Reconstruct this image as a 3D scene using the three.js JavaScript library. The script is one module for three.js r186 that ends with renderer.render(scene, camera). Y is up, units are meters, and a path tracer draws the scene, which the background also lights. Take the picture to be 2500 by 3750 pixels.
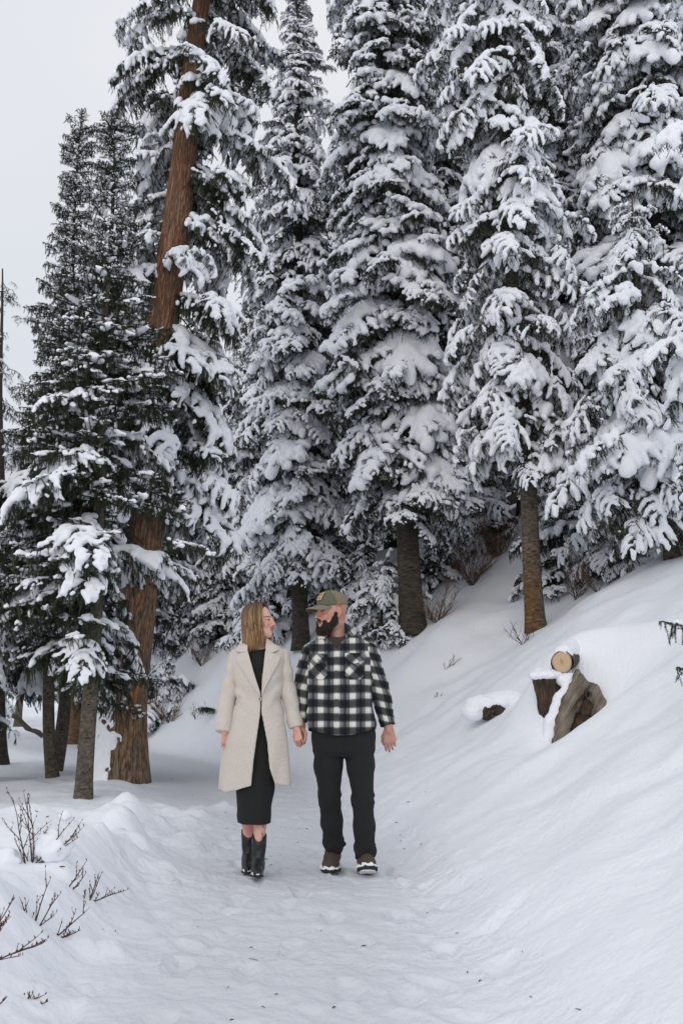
import * as THREE from 'three';
import { mergeGeometries } from 'three/addons/utils/BufferGeometryUtils.js';
import { ImprovedNoise } from 'three/addons/math/ImprovedNoise.js';

// ---------------------------------------------------------------- camera, sky, sun, exposure
const scene = new THREE.Scene();
const camera = new THREE.PerspectiveCamera(54.43, 682 / 1024, 0.1, 1500);
camera.position.set(0, 1.15, 0);
camera.rotation.set(THREE.MathUtils.degToRad(10.6), 0, 0);
scene.add(camera);
const renderer = new THREE.WebGLRenderer({ antialias: true });
renderer.toneMapping = THREE.LinearToneMapping;
renderer.toneMappingExposure = 0.875;
renderer.shadowMap.enabled = true;

const noise3 = new ImprovedNoise();
const N3 = (x, y, z) => noise3.noise(x, y, z);
const fbm = (x, y, z, o = 4) => { let a = 0, k = 1; for (let i = 0; i < o; i++) { a += k * N3(x, y + i * 7.3, z); x *= 2.03; y *= 2.03; z *= 2.03; k *= 0.5; } return a; };
const clamp = (x, a = 0, b = 1) => Math.min(b, Math.max(a, x));
const lerp = (a, b, t) => a + (b - a) * t;
const sstep = (a, b, x) => { const t = clamp((x - a) / (b - a)); return t * t * (3 - 2 * t); };
function rng(seed) { let s = (seed * 2654435761 + 12345) >>> 0; return () => { s = (s + 0x6D2B79F5) >>> 0; let t = Math.imul(s ^ (s >>> 15), 1 | s); t = (t + Math.imul(t ^ (t >>> 7), 61 | t)) ^ t; return ((t ^ (t >>> 14)) >>> 0) / 4294967296; }; }
const V = (x, y, z) => new THREE.Vector3(x, y, z);

{ // an overcast winter sky: a soft bright sheet of cloud, a little bluer and darker in places
  const w = 512, h = 256, data = new Float32Array(w * h * 4);
  for (let j = 0; j < h; j++) for (let i = 0; i < w; i++) {
    const el = ((j + 0.5) / h - 0.5) * Math.PI, az = (i / w) * 2 * Math.PI, y = Math.sin(el), c = Math.cos(el);
    const n = fbm(c * Math.cos(az) * 1.5 + 3.1, y * 2.6, c * Math.sin(az) * 1.5, 4);
    const b = (0.87 + 0.06 * Math.max(0, y)) * (1 + 0.06 * n), blue = 0.012 - 0.03 * n;
    const g = y < -0.02 ? 0.8 : 1, o = (j * w + i) * 4;
    data[o] = b * g * (0.972 - blue); data[o + 1] = b * g * (1.0 - blue * 0.25); data[o + 2] = b * g * (1.058 + blue * 0.6); data[o + 3] = 1;
  }
  const t = new THREE.DataTexture(data, w, h, THREE.RGBAFormat, THREE.FloatType);
  t.mapping = THREE.EquirectangularReflectionMapping; t.magFilter = THREE.LinearFilter; t.minFilter = THREE.LinearFilter; t.wrapS = THREE.RepeatWrapping; t.needsUpdate = true;
  scene.background = t; scene.environment = t;
}
const sun = new THREE.DirectionalLight(0xfff4ea, 0.9);
sun.position.set(-10, 14, 24); sun.target.position.set(0, 0, -10); sun.castShadow = true; sun.shadow.radius = 80;
Object.assign(sun.shadow.camera, { left: -35, right: 35, top: 35, bottom: -35, near: 1, far: 120 }); sun.shadow.mapSize.set(2048, 2048);
scene.add(sun, sun.target);

// ---------------------------------------------------------------- helpers
const used = {};
const numbered = (n) => { const k = (used[n] = (used[n] ?? -1) + 1); return k ? `${n}_${String(k).padStart(3, '0')}` : n; };
function tag(o, label, category, group, kind) { if (label) o.userData.label = label; if (category) o.userData.category = category; if (group) o.userData.group = group; if (kind) o.userData.kind = kind; return o; }
function thing(name, label, category, [x, y, z] = [0, 0, 0], group) { const o = new THREE.Group(); o.name = numbered(name); o.position.set(x, y, z); scene.add(o); return tag(o, label, category, group); }
function part(name, geo, mat, parent, label) { const m = new THREE.Mesh(geo, mat); m.name = name; m.castShadow = m.receiveShadow = true; parent.add(m); if (label) m.userData.label = label; return m; }

// collects triangles with vertex colours (and uv)
class MB {
  constructor() { this.p = []; this.c = []; this.i = []; this.u = []; this.n = 0; }
  v(x, y, z, c, u = 0, w = 0) { this.p.push(x, y, z); this.c.push(c[0], c[1], c[2]); this.u.push(u, w); return this.n++; }
  t(a, b, c) { this.i.push(a, b, c); }
  tube(pts, rad, sides, col, { vScale = 1, close = true, twist = 0 } = {}) { // pts: Vector3[], rad(k), col(k, a)
    const frames = []; let up = V(0.31, 0.12, 0.94);
    let L = 0; const base = this.n;
    for (let k = 0; k < pts.length; k++) {
      const d = pts[Math.min(k + 1, pts.length - 1)].clone().sub(pts[Math.max(k - 1, 0)]).normalize();
      if (k) L += pts[k].distanceTo(pts[k - 1]);
      const b = d.clone().cross(up).normalize(), n = b.clone().cross(d).normalize(); up = n; frames.push(d);
      for (let s = 0; s <= sides; s++) {
        const a = s / sides * Math.PI * 2 + twist, r = rad(k, a), q = pts[k].clone().addScaledVector(b, Math.cos(a) * r).addScaledVector(n, Math.sin(a) * r);
        this.v(q.x, q.y, q.z, col(k, a), s / sides, L * vScale);
      }
    }
    const w = sides + 1;
    for (let k = 0; k + 1 < pts.length; k++) for (let s = 0; s < sides; s++) { const a = base + k * w + s, b = a + 1, c = a + w, d = c + 1; this.t(a, c, b); this.t(b, c, d); }
    if (close) { const e = base + (pts.length - 1) * w; for (let s = 1; s + 1 < sides; s++) { this.t(base, base + s, base + s + 1); this.t(e, e + s + 1, e + s); } }
  }
  stick(a, b, ra, rb, col) { // three-sided stick
    const d = b.clone().sub(a).normalize(), x = V(d.y, d.z, d.x).cross(d).normalize(), y = d.clone().cross(x), o = this.n;
    for (const [p, r] of [[a, ra], [b, rb]]) for (let s = 0; s < 3; s++) { const g = s * 2.0944; this.v(p.x + (x.x * Math.cos(g) + y.x * Math.sin(g)) * r, p.y + (x.y * Math.cos(g) + y.y * Math.sin(g)) * r, p.z + (x.z * Math.cos(g) + y.z * Math.sin(g)) * r, col); }
    for (let s = 0; s < 3; s++) { const e = (s + 1) % 3; this.t(o + s, o + e, o + 3 + s); this.t(o + e, o + 3 + e, o + 3 + s); }
  }
  geo() {
    const g = new THREE.BufferGeometry();
    g.setAttribute('position', new THREE.Float32BufferAttribute(this.p, 3)); g.setAttribute('color', new THREE.Float32BufferAttribute(this.c, 3)); g.setAttribute('uv', new THREE.Float32BufferAttribute(this.u, 2));
    g.setIndex(this.i); g.computeVertexNormals(); return g;
  }
}
// a closed surface round the places where f < 0 (naive surface nets); values may come from f or be given
function nets(f, lo, hi, h, given) {
  const n = [0, 1, 2].map((k) => Math.ceil((hi[k] - lo[k]) / h) + 1), [nx, ny, nz] = n;
  let val = given;
  if (!val) { val = new Float32Array(nx * ny * nz); let o = 0; for (let k = 0; k < nz; k++) for (let j = 0; j < ny; j++) for (let i = 0; i < nx; i++) val[o++] = f(lo[0] + i * h, lo[1] + j * h, lo[2] + k * h); }
  const id = new Int32Array(nx * ny * nz).fill(-1), pos = [], idx = [], sy = nx, sz = nx * ny;
  const off = [0, 1, sy, sy + 1, sz, sz + 1, sz + sy, sz + sy + 1];
  const E = [[0, 1], [2, 3], [4, 5], [6, 7], [0, 2], [1, 3], [4, 6], [5, 7], [0, 4], [1, 5], [2, 6], [3, 7]];
  for (let k = 0; k < nz - 1; k++) for (let j = 0; j < ny - 1; j++) for (let i = 0; i < nx - 1; i++) {
    const o = i + j * sy + k * sz; let m = 0; for (let c = 0; c < 8; c++) if (val[o + off[c]] < 0) m |= 1 << c;
    if (m === 0 || m === 255) continue;
    let x = 0, y = 0, z = 0, q = 0;
    for (const [a, b] of E) { const sa = (m >> a) & 1, sb = (m >> b) & 1; if (sa === sb) continue; const va = val[o + off[a]], vb = val[o + off[b]], t = va / (va - vb); x += (a & 1) + t * ((b & 1) - (a & 1)); y += ((a >> 1) & 1) + t * (((b >> 1) & 1) - ((a >> 1) & 1)); z += ((a >> 2) & 1) + t * (((b >> 2) & 1) - ((a >> 2) & 1)); q++; }
    id[o] = pos.length / 3; pos.push(lo[0] + (i + x / q) * h, lo[1] + (j + y / q) * h, lo[2] + (k + z / q) * h);
  }
  const quad = (a, b, c, d, flip) => { if (a < 0 || b < 0 || c < 0 || d < 0) return; if (flip) idx.push(a, c, b, a, d, c); else idx.push(a, b, c, a, c, d); };
  for (let k = 1; k < nz - 1; k++) for (let j = 1; j < ny - 1; j++) for (let i = 1; i < nx - 1; i++) {
    const o = i + j * sy + k * sz, s = val[o] < 0;
    if (s !== val[o + 1] < 0) quad(id[o], id[o - sy], id[o - sy - sz], id[o - sz], s ? false : true);
    if (s !== val[o + sy] < 0) quad(id[o], id[o - sz], id[o - sz - 1], id[o - 1], s ? false : true);
    if (s !== val[o + sz] < 0) quad(id[o], id[o - 1], id[o - 1 - sy], id[o - sy], s ? false : true);
  }
  const g = new THREE.BufferGeometry(); g.setAttribute('position', new THREE.Float32BufferAttribute(pos, 3)); g.setIndex(idx); g.computeVertexNormals(); 
  g.setAttribute('uv', new THREE.Float32BufferAttribute(new Float32Array(pos.length / 3 * 2), 2));
  return g;
}
// outward check: flips the winding if the volume comes out negative
function outward(g) {
  const p = g.attributes.position.array, ix = g.index.array; let v = 0;
  for (let t = 0; t < ix.length; t += 3) { const a = ix[t] * 3, b = ix[t + 1] * 3, c = ix[t + 2] * 3; v += p[a] * (p[b + 1] * p[c + 2] - p[b + 2] * p[c + 1]) - p[a + 1] * (p[b] * p[c + 2] - p[b + 2] * p[c]) + p[a + 2] * (p[b] * p[c + 1] - p[b + 1] * p[c]); }
  if (v < 0) { for (let t = 0; t < ix.length; t += 3) { const q = ix[t + 1]; ix[t + 1] = ix[t + 2]; ix[t + 2] = q; } g.computeVertexNormals(); }
  return g;
}
const net = (f, lo, hi, h) => outward(nets(f, lo, hi, h));
function paint(g, fn) { const p = g.attributes.position, n = g.attributes.normal, c = new Float32Array(p.count * 3); for (let i = 0; i < p.count; i++) { const q = fn(p.getX(i), p.getY(i), p.getZ(i), n.getX(i), n.getY(i), n.getZ(i)); c[i * 3] = q[0]; c[i * 3 + 1] = q[1]; c[i * 3 + 2] = q[2]; } g.setAttribute('color', new THREE.BufferAttribute(c, 3)); return g; }
function setUV(g, fn) { const p = g.attributes.position, u = new Float32Array(p.count * 2); for (let i = 0; i < p.count; i++) { const q = fn(p.getX(i), p.getY(i), p.getZ(i)); u[i * 2] = q[0]; u[i * 2 + 1] = q[1]; } g.setAttribute('uv', new THREE.BufferAttribute(u, 2)); return g; }
const S = (r, g, b) => { const c = new THREE.Color().setRGB(r / 255, g / 255, b / 255, THREE.SRGBColorSpace); return [c.r, c.g, c.b]; };
const mixc = (a, b, t) => [lerp(a[0], b[0], t), lerp(a[1], b[1], t), lerp(a[2], b[2], t)];
// a texture computed per pixel; fn(u, v) gives sRGB 0..255 or one value 0..1
function tex(w, h, fn, color, rep) {
  const d = new Uint8Array(w * h * 4);
  for (let j = 0; j < h; j++) for (let i = 0; i < w; i++) { const q = fn(i / w, j / h), o = (j * w + i) * 4; if (color) { d[o] = clamp(q[0], 0, 255); d[o + 1] = clamp(q[1], 0, 255); d[o + 2] = clamp(q[2], 0, 255); } else d[o] = d[o + 1] = d[o + 2] = clamp(q) * 255; d[o + 3] = 255; }
  const t = new THREE.DataTexture(d, w, h, THREE.RGBAFormat); t.wrapS = t.wrapT = THREE.RepeatWrapping; t.magFilter = THREE.LinearFilter; t.minFilter = THREE.LinearMipmapLinearFilter; t.generateMipmaps = true;
  if (color) t.colorSpace = THREE.SRGBColorSpace; if (rep) t.repeat.set(rep[0], rep[1]); t.needsUpdate = true; return t;
}
// noise that tiles over u, v in 0..1
const tn = (u, v, fu, fv, o = 3, z = 0) => { let a = 0, k = 1, s = 0; for (let i = 0; i < o; i++) { const cu = Math.cos(u * 6.28319) * fu / 6.28319, su = Math.sin(u * 6.28319) * fu / 6.28319, vv = v * fv; const t = v; a += k * ((1 - t) * N3(cu + 9.1 * i + z, su, vv) + t * N3(cu + 9.1 * i + z, su, vv - fv)); s += k; k *= 0.55; fu *= 2; fv *= 2; } return a / s; };
// distances
const caps = (x, y, z, a, b, ra, rb) => { const dx = b[0] - a[0], dy = b[1] - a[1], dz = b[2] - a[2], px = x - a[0], py = y - a[1], pz = z - a[2]; const t = clamp((px * dx + py * dy + pz * dz) / (dx * dx + dy * dy + dz * dz || 1e-9)); return Math.hypot(px - dx * t, py - dy * t, pz - dz * t) - (ra + (rb - ra) * t); };
const smin = (a, b, k) => { const h = clamp(0.5 + 0.5 * (b - a) / k); return b + (a - b) * h - k * h * (1 - h); };
const smax = (a, b, k) => -smin(-a, -b, k);
const elli = (x, y, z, c, r) => { const a = (x - c[0]) / r[0], b = (y - c[1]) / r[1], d = (z - c[2]) / r[2], k0 = Math.hypot(a, b, d), k1 = Math.hypot(a / r[0], b / r[1], d / r[2]); return k1 < 1e-9 ? -Math.min(...r) : k0 * (k0 - 1) / k1; };
// cloth and leather
const wool = tex(512, 512, (u, v) => { const n = tn(u, v, 60, 60, 3, 1), m = tn(u, v, 8, 8, 3, 5), p = tn(u, v, 160, 160, 1, 9), l = 1 + 0.10 * n + 0.07 * m + 0.08 * p; return [204 * l, 195 * l, 185 * l]; }, true);
const woolB = tex(256, 256, (u, v) => 0.5 + 0.5 * tn(u, v, 50, 50, 3, 2), false);
const knit = tex(256, 256, (u, v) => 0.5 + 0.25 * Math.sin(u * 6.283 * 24) * Math.sin(v * 6.283 * 24) + 0.3 * tn(u, v, 30, 30, 2, 4), false);
const leather = tex(256, 256, (u, v) => 0.5 + 0.35 * tn(u, v, 12, 6, 4, 3) + 0.2 * Math.abs(tn(u, v, 8, 3, 2, 8)), false);
const meshTex = tex(128, 128, (u, v) => { const k = 0.82 + 0.18 * (Math.sin(u * 6.283 * 8) * Math.sin(v * 6.283 * 8) > 0 ? 1 : -0.4); return [166 * k, 148 * k, 124 * k]; }, true);
const plaid = tex(512, 512, (u, v) => {
  const cr = [232, 230, 222], sl = [80, 86, 94], bk = [21, 22, 25];
  const band = (t, dark) => { t = ((t % 1) + 1) % 1; const e = (a, b) => sstep(a - 0.012, a + 0.012, t) * (1 - sstep(b - 0.012, b + 0.012, t)); const w = e(0.30, 0.70), s = dark ? Math.max(e(0.70, 0.78), e(0.22, 0.30)) : Math.max(e(0.70, 0.90), e(0.10, 0.30)); const line = Math.max(e(0.35, 0.362), e(0.638, 0.65), e(0.42, 0.428)) * 0.55; let c = mixc(bk, cr, w); c = mixc(c, sl, s); return mixc(c, [70, 74, 78], line); };
  const a = band(u, false), b = band(v, true), tw = 0.5 + 0.10 * Math.sin((u * 3 + v * 3) * 6.283 * 40), n = 1 + 0.16 * tn(u, v, 90, 90, 2, 3);
  return [0, 1, 2].map((k) => { const avg = lerp(a[k], b[k], tw), mul = a[k] * b[k] / 232; return n * lerp(avg, mul, 0.5); });
}, true);

// ---------------------------------------------------------------- the setting: snowy ground, path, hillside
const track = [[-0.15, 6], [-0.2, 0], [-0.3, -6], [-0.75, -10.5], [-1.7, -15], [-4.2, -20], [-8, -27], [-13.5, -40], [-22, -70], [-43, -150], [-60, -230]];
function toTrack(x, z) { // signed distance to the middle of the path, right positive
  let best = 1e9, sg = 1;
  for (let k = 0; k + 1 < track.length; k++) {
    const [ax, az] = track[k], [bx, bz] = track[k + 1], dx = bx - ax, dz = bz - az, t = clamp(((x - ax) * dx + (z - az) * dz) / (dx * dx + dz * dz));
    const ex = x - ax - dx * t, ez = z - az - dz * t, d = Math.hypot(ex, ez); if (d < best) { best = d; sg = dx * ez - dz * ex > 0 ? 1 : -1; }
  }
  return best * sg;
}
const halfWidth = (z) => 1.05 + 0.35 * sstep(-9, -15, z) + 0.5 * sstep(-18, -40, z);
const mound = (x, z, cx, cz, r, h) => { const d = ((x - cx) ** 2 + (z - cz) ** 2) / (r * r); return d > 4 ? 0 : h * Math.exp(-d * 2); };
const nearMounds = [];
{ const r = rng(77);
  for (const [x, z, q, h] of [[-1.85, -6.4, 0.75, 0.24], [-1.35, -6.9, 0.5, 0.13], [-2.3, -5.9, 0.8, 0.30], [-1.55, -5.4, 0.5, 0.17], [-1.75, -4.7, 0.55, 0.26], [-2.1, -4.5, 0.6, 0.25], [-1.45, -4.15, 0.4, 0.12], [-1.5, -7.6, 0.4, 0.12], [-1.75, -8.6, 0.45, 0.12], [-1.3, -8.2, 0.3, 0.08]]) nearMounds.push([x, z, q, h * 0.72]);
  for (let k = 0; k < 70; k++) nearMounds.push([-1.05 - r() * 1.4, -3.2 - r() * 8, 0.08 + r() * 0.2, 0.02 + r() * 0.07]);
}
function hT(x, z) {
  const s = toTrack(x, z), w = halfWidth(z), D = -z; let h = 0;
  const far = sstep(45, 90, D);
  if (s > w - 0.3) { // the bank on the right of the path, then the wooded hillside
    const e = s - w + 0.3, t = Math.max(0, e);
    const k = 0.59 + 0.05 * sstep(-12, -15, z) + 0.36 * sstep(-16, -22, z), u = Math.min(t, 3.4);
    let b = k * (Math.sqrt(u * u + 0.09) - 0.3) * (1 + 0.10 * N3(x * 0.35, 3.3, z * 0.35)) + 0.5 * Math.max(0, t - 3.4) + 0.09 * sstep(0.05, 0.5, t + 0.12 * N3(x * 1.6, 4.9, z * 1.6)) * (0.8 + 0.5 * N3(x * 2.1, 5.9, z * 2.1));
    b -= 0.1 * Math.max(0, t - 6) * sstep(6, 9, t);
    b = Math.min(b, 60) * (1 - 0.72 * far);
    b += (0.16 * N3(x * 0.5, 1.7, z * 0.5) + 0.07 * N3(x * 1.3, 5.1, z * 1.3)) * sstep(0.2, 2.5, t);
    h += b;
  } else if (s < -w + 0.25) { // left of it: a low kerb of shovelled snow and hollows between the trees
    const t = -w + 0.25 - s;
    h += 0.16 * sstep(0, 0.5, t) * (1 - 0.7 * sstep(0.9, 2.4, t)) * (1 - 0.7 * sstep(-8.5, -11, z)) * (1 + 0.5 * N3(x * 1.2, 8.2, z * 1.2)) + (0.10 * N3(x * 0.6, 2.2, z * 0.6) + 0.05 * N3(x * 1.7, 4.4, z * 1.7)) * sstep(0.2, 1.5, t);
    h -= 0.12 * sstep(2.5, 5, t) * sstep(-9, -11, z);
  }
  for (const m of nearMounds) h += mound(x, z, m[0], m[1], m[2], m[3]);
  h += mound(x, z, 3.6, -13.6, 2.6, 0.38) + mound(x, z, 1.5, -17.0, 2.0, 0.25) + mound(x, z, 2.72, -9.85, 0.95, 0.42) + mound(x, z, 2.12, -10.1, 0.62, 0.42) - mound(x, z, 2.20, -9.02, 0.52, 0.30) - mound(x, z, 1.98, -8.72, 0.45, 0.16) - mound(x, z, 2.28, -8.95, 0.55, 0.26) - mound(x, z, 2.05, -9.0, 0.9, 0.10);
  h += mound(x, z, -2.97, -13.8, 1.0, 0.04);
  // distant mountain side
  const m = Math.max(0, D - 175) * 0.44 * sstep(-10, -60, x) + Math.max(0, -x - 130) * 0.35 * sstep(60, 140, D);
  if (m > 0) h += m * (1 + 0.25 * N3(x * 0.012, 0.5, z * 0.012)) + Math.min(1, m / 20) * 9 * fbm(x * 0.03, 2.5, z * 0.03, 4);
  return h;
}
const prints = []; // boot prints, pressed into the path and its edges
{ const r = rng(31); for (const [x0, dx, dir, st] of [[-0.55, 0.12, 1, 0.72], [-0.05, -0.1, -1, 0.68], [0.35, 0.05, 1, 0.75], [-0.9, 0.2, -1, 0.66], [0.62, -0.15, -1, 0.7]]) { let z = -2.2 - r() * 0.5, k = 0; while (z > -13) { const c = x0 + dx * Math.sin(z * 0.8) + (z < -9 ? (z + 9) * 0.22 : 0); prints.push([c + (k % 2 ? 0.10 : -0.10), z, (r() - 0.5) * 0.3, dir, 0.014 + 0.014 * r()]); z -= st * (0.9 + 0.2 * r()); k++; } }
  for (let k = 0; k < 90; k++) prints.push([-0.2 + (r() - 0.5) * 2.6 - 0.15, -2 - r() * 9, (r() - 0.5) * 2.5, 1, 0.006 + 0.014 * r()]); }
const printCells = {}; for (const p of prints) for (let a = -1; a <= 1; a++) for (let b = -1; b <= 1; b++) (printCells[(Math.floor(p[0] / 0.5) + a) + ',' + (Math.floor(p[1] / 0.5) + b)] ??= []).push(p);
function printAt(x, z) { let h = 0; for (const p of printCells[Math.floor(x / 0.5) + ',' + Math.floor(z / 0.5)] ?? []) { const c = Math.cos(p[2]), s = Math.sin(p[2]), a = (x - p[0]) * c + (z - p[1]) * s, b = -(x - p[0]) * s + (z - p[1]) * c, d = Math.hypot(a / 0.055, b / 0.15) + 0.25 * N3(x * 18, 5, z * 18); h += -p[4] * sstep(1.15, 0.75, d) + 0.45 * p[4] * Math.exp(-((d - 1.35) ** 2) * 14); } return h; }
function hFine(x, z) { // with the small relief of trodden and wind-blown snow
  const s = toTrack(x, z), w = halfWidth(z), on = 1 - sstep(w - 0.35, w + 0.1, Math.abs(s)), nr = 1 - sstep(14, 30, -z);
  let h = hT(x, z);
  if (nr > 0) {
    const left = s < 0 ? 1 : 0;
    const tread = 0.015 * N3(x * 4.2, 0.3, z * 3.6) + 0.013 * N3(x * 9, 1.3, z * 8) + 0.008 * N3(x * 20, 2.3, z * 17);
    const rough = 0.020 * N3(x * 3.1, 6.3, z * 3.1) + 0.015 * Math.abs(N3(x * 7.5, 7.3, z * 7.5)) + 0.006 * N3(x * 19, 8.3, z * 19);
    const edge = sstep(w - 0.55, w - 0.1, Math.abs(s)) * (1 - sstep(w + 0.7, w + 1.5, Math.abs(s)));
    h += nr * (printAt(x, z) + tread * (0.3 + on * 0.55) + edge * (left ? 1.7 : 0.7) * rough + (left ? 1 - on : 0) * rough * 0.5);
    if (s > w) { const mid = sstep(-15, -19, z); h += nr * (0.05 * N3(x * 1.0, 9.9, z * 1.0) + 0.026 * N3(x * 2.4, 9.4, z * 2.4) + 0.012 * N3(x * 4.6, 9.6, z * 4.6) + 0.008 * N3(x * 7, 9.1, z * 7) + 0.012 * Math.abs(N3(x * 2.2 + z, 7.7, z * 1.1 - x * 0.4)) + 0.05 * mid * N3(x * 1.9, 6.6, z * 1.9)) * sstep(w, w + 0.8, s); }
  }
  return h;
}
const snowBump = tex(512, 512, (u, v) => 0.5 + 0.42 * tn(u, v, 42, 42, 4, 2) + 0.1 * tn(u, v, 9, 9, 2, 7), false);
const treadBump = tex(1024, 1024, (u, v) => { const a = tn(u, v, 26, 26, 5, 4), b = tn(u, v, 11, 9, 3, 9); return 0.5 + 0.42 * a + 0.35 * b; }, false);
const SNOW = [0.872, 0.892, 0.938];
const M = {};
M.ground = new THREE.MeshStandardMaterial({ color: new THREE.Color(...SNOW), roughness: 0.95, bumpMap: snowBump, bumpScale: 0.012, vertexColors: true });
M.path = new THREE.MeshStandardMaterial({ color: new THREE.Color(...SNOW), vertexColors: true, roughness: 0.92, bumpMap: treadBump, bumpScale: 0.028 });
M.snow = new THREE.MeshStandardMaterial({ color: new THREE.Color(...SNOW), roughness: 0.95 });
{
  const zs = [], xs = []; for (let D = -4; D < 420;) { zs.push(-D); D += (D > 1.5 && D < 15 ? 0.0052 : 0.0105) * (Math.abs(D) + 1.6); }
  const half = []; for (let x = 0; x < 330;) { half.push(x); x += 0.0175 * (x + 1.5); }
  for (let k = half.length - 1; k > 0; k--) xs.push(-half[k]); xs.push(...half);
  const nx = xs.length, nz = zs.length, pos = new Float32Array(nx * nz * 3), uv = new Float32Array(nx * nz * 2), col = new Float32Array(nx * nz * 3).fill(1), side = new Int8Array(nx * nz);
  for (let j = 0; j < nz; j++) for (let i = 0; i < nx; i++) {
    const o = j * nx + i, x = xs[i], z = zs[j], vis = Math.abs(x) < 0.55 * -z + 8;
    pos[o * 3] = x; pos[o * 3 + 1] = vis ? hFine(x, z) : hT(x, z); pos[o * 3 + 2] = z; uv[o * 2] = x / 1.6; uv[o * 2 + 1] = z / 1.6;
    const s = toTrack(x, z), w = halfWidth(z) + 0.12 * N3(x * 1.1, 3, z * 1.1); side[o] = Math.abs(s) < w && z > -165 ? 1 : s >= w ? 2 : 0;
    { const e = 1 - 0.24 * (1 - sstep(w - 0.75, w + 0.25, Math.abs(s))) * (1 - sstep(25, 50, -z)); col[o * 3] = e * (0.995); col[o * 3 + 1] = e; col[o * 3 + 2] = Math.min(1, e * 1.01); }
    const m = Math.max(0, -z - 175) * sstep(-10, -60, x); if (m > 4) { const k = clamp(0.5 + 1.1 * fbm(x * 0.05, 1, z * 0.05, 4)); col[o * 3] = lerp(0.42, 1, k); col[o * 3 + 1] = lerp(0.43, 1, k); col[o * 3 + 2] = lerp(0.47, 1, k); }
  }
  const lists = [[], [], []];
  for (let j = 0; j + 1 < nz; j++) for (let i = 0; i + 1 < nx; i++) { const a = j * nx + i, b = a + 1, c = a + nx, d = c + 1; (lists[side[a]]).push(a, b, c, b, d, c); }
  const whole = new THREE.BufferGeometry(); whole.setAttribute('position', new THREE.BufferAttribute(pos, 3)); whole.setIndex([].concat()); whole.setIndex(new THREE.BufferAttribute(new Uint32Array(lists[0].length + lists[1].length + lists[2].length), 1));
  { let q = 0; for (const l of lists) { whole.index.array.set(l, q); q += l.length; } } whole.computeVertexNormals(); const nor = whole.attributes.normal.array;
  ['ground', 'path', 'hillside'].forEach((name, k) => {
    const map = new Int32Array(nx * nz).fill(-1), p = [], n = [], u = [], c = [], ix = [];
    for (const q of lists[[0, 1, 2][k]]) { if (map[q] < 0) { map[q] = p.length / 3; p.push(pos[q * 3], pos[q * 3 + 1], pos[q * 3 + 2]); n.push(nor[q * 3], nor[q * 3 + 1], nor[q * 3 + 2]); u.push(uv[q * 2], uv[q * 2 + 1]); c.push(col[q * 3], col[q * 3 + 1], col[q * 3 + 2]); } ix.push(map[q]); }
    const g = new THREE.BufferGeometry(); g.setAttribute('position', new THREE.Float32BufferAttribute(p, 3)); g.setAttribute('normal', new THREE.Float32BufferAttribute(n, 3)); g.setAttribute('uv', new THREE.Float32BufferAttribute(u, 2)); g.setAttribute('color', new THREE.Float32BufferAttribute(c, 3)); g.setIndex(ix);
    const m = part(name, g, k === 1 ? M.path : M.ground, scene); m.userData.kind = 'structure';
    m.userData.label = ['soft uneven snow among the trees left of the path', 'trodden snowy path that bends away to the left', 'smooth snow-covered slope rising right of the path'][k];
  });
}

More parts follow.
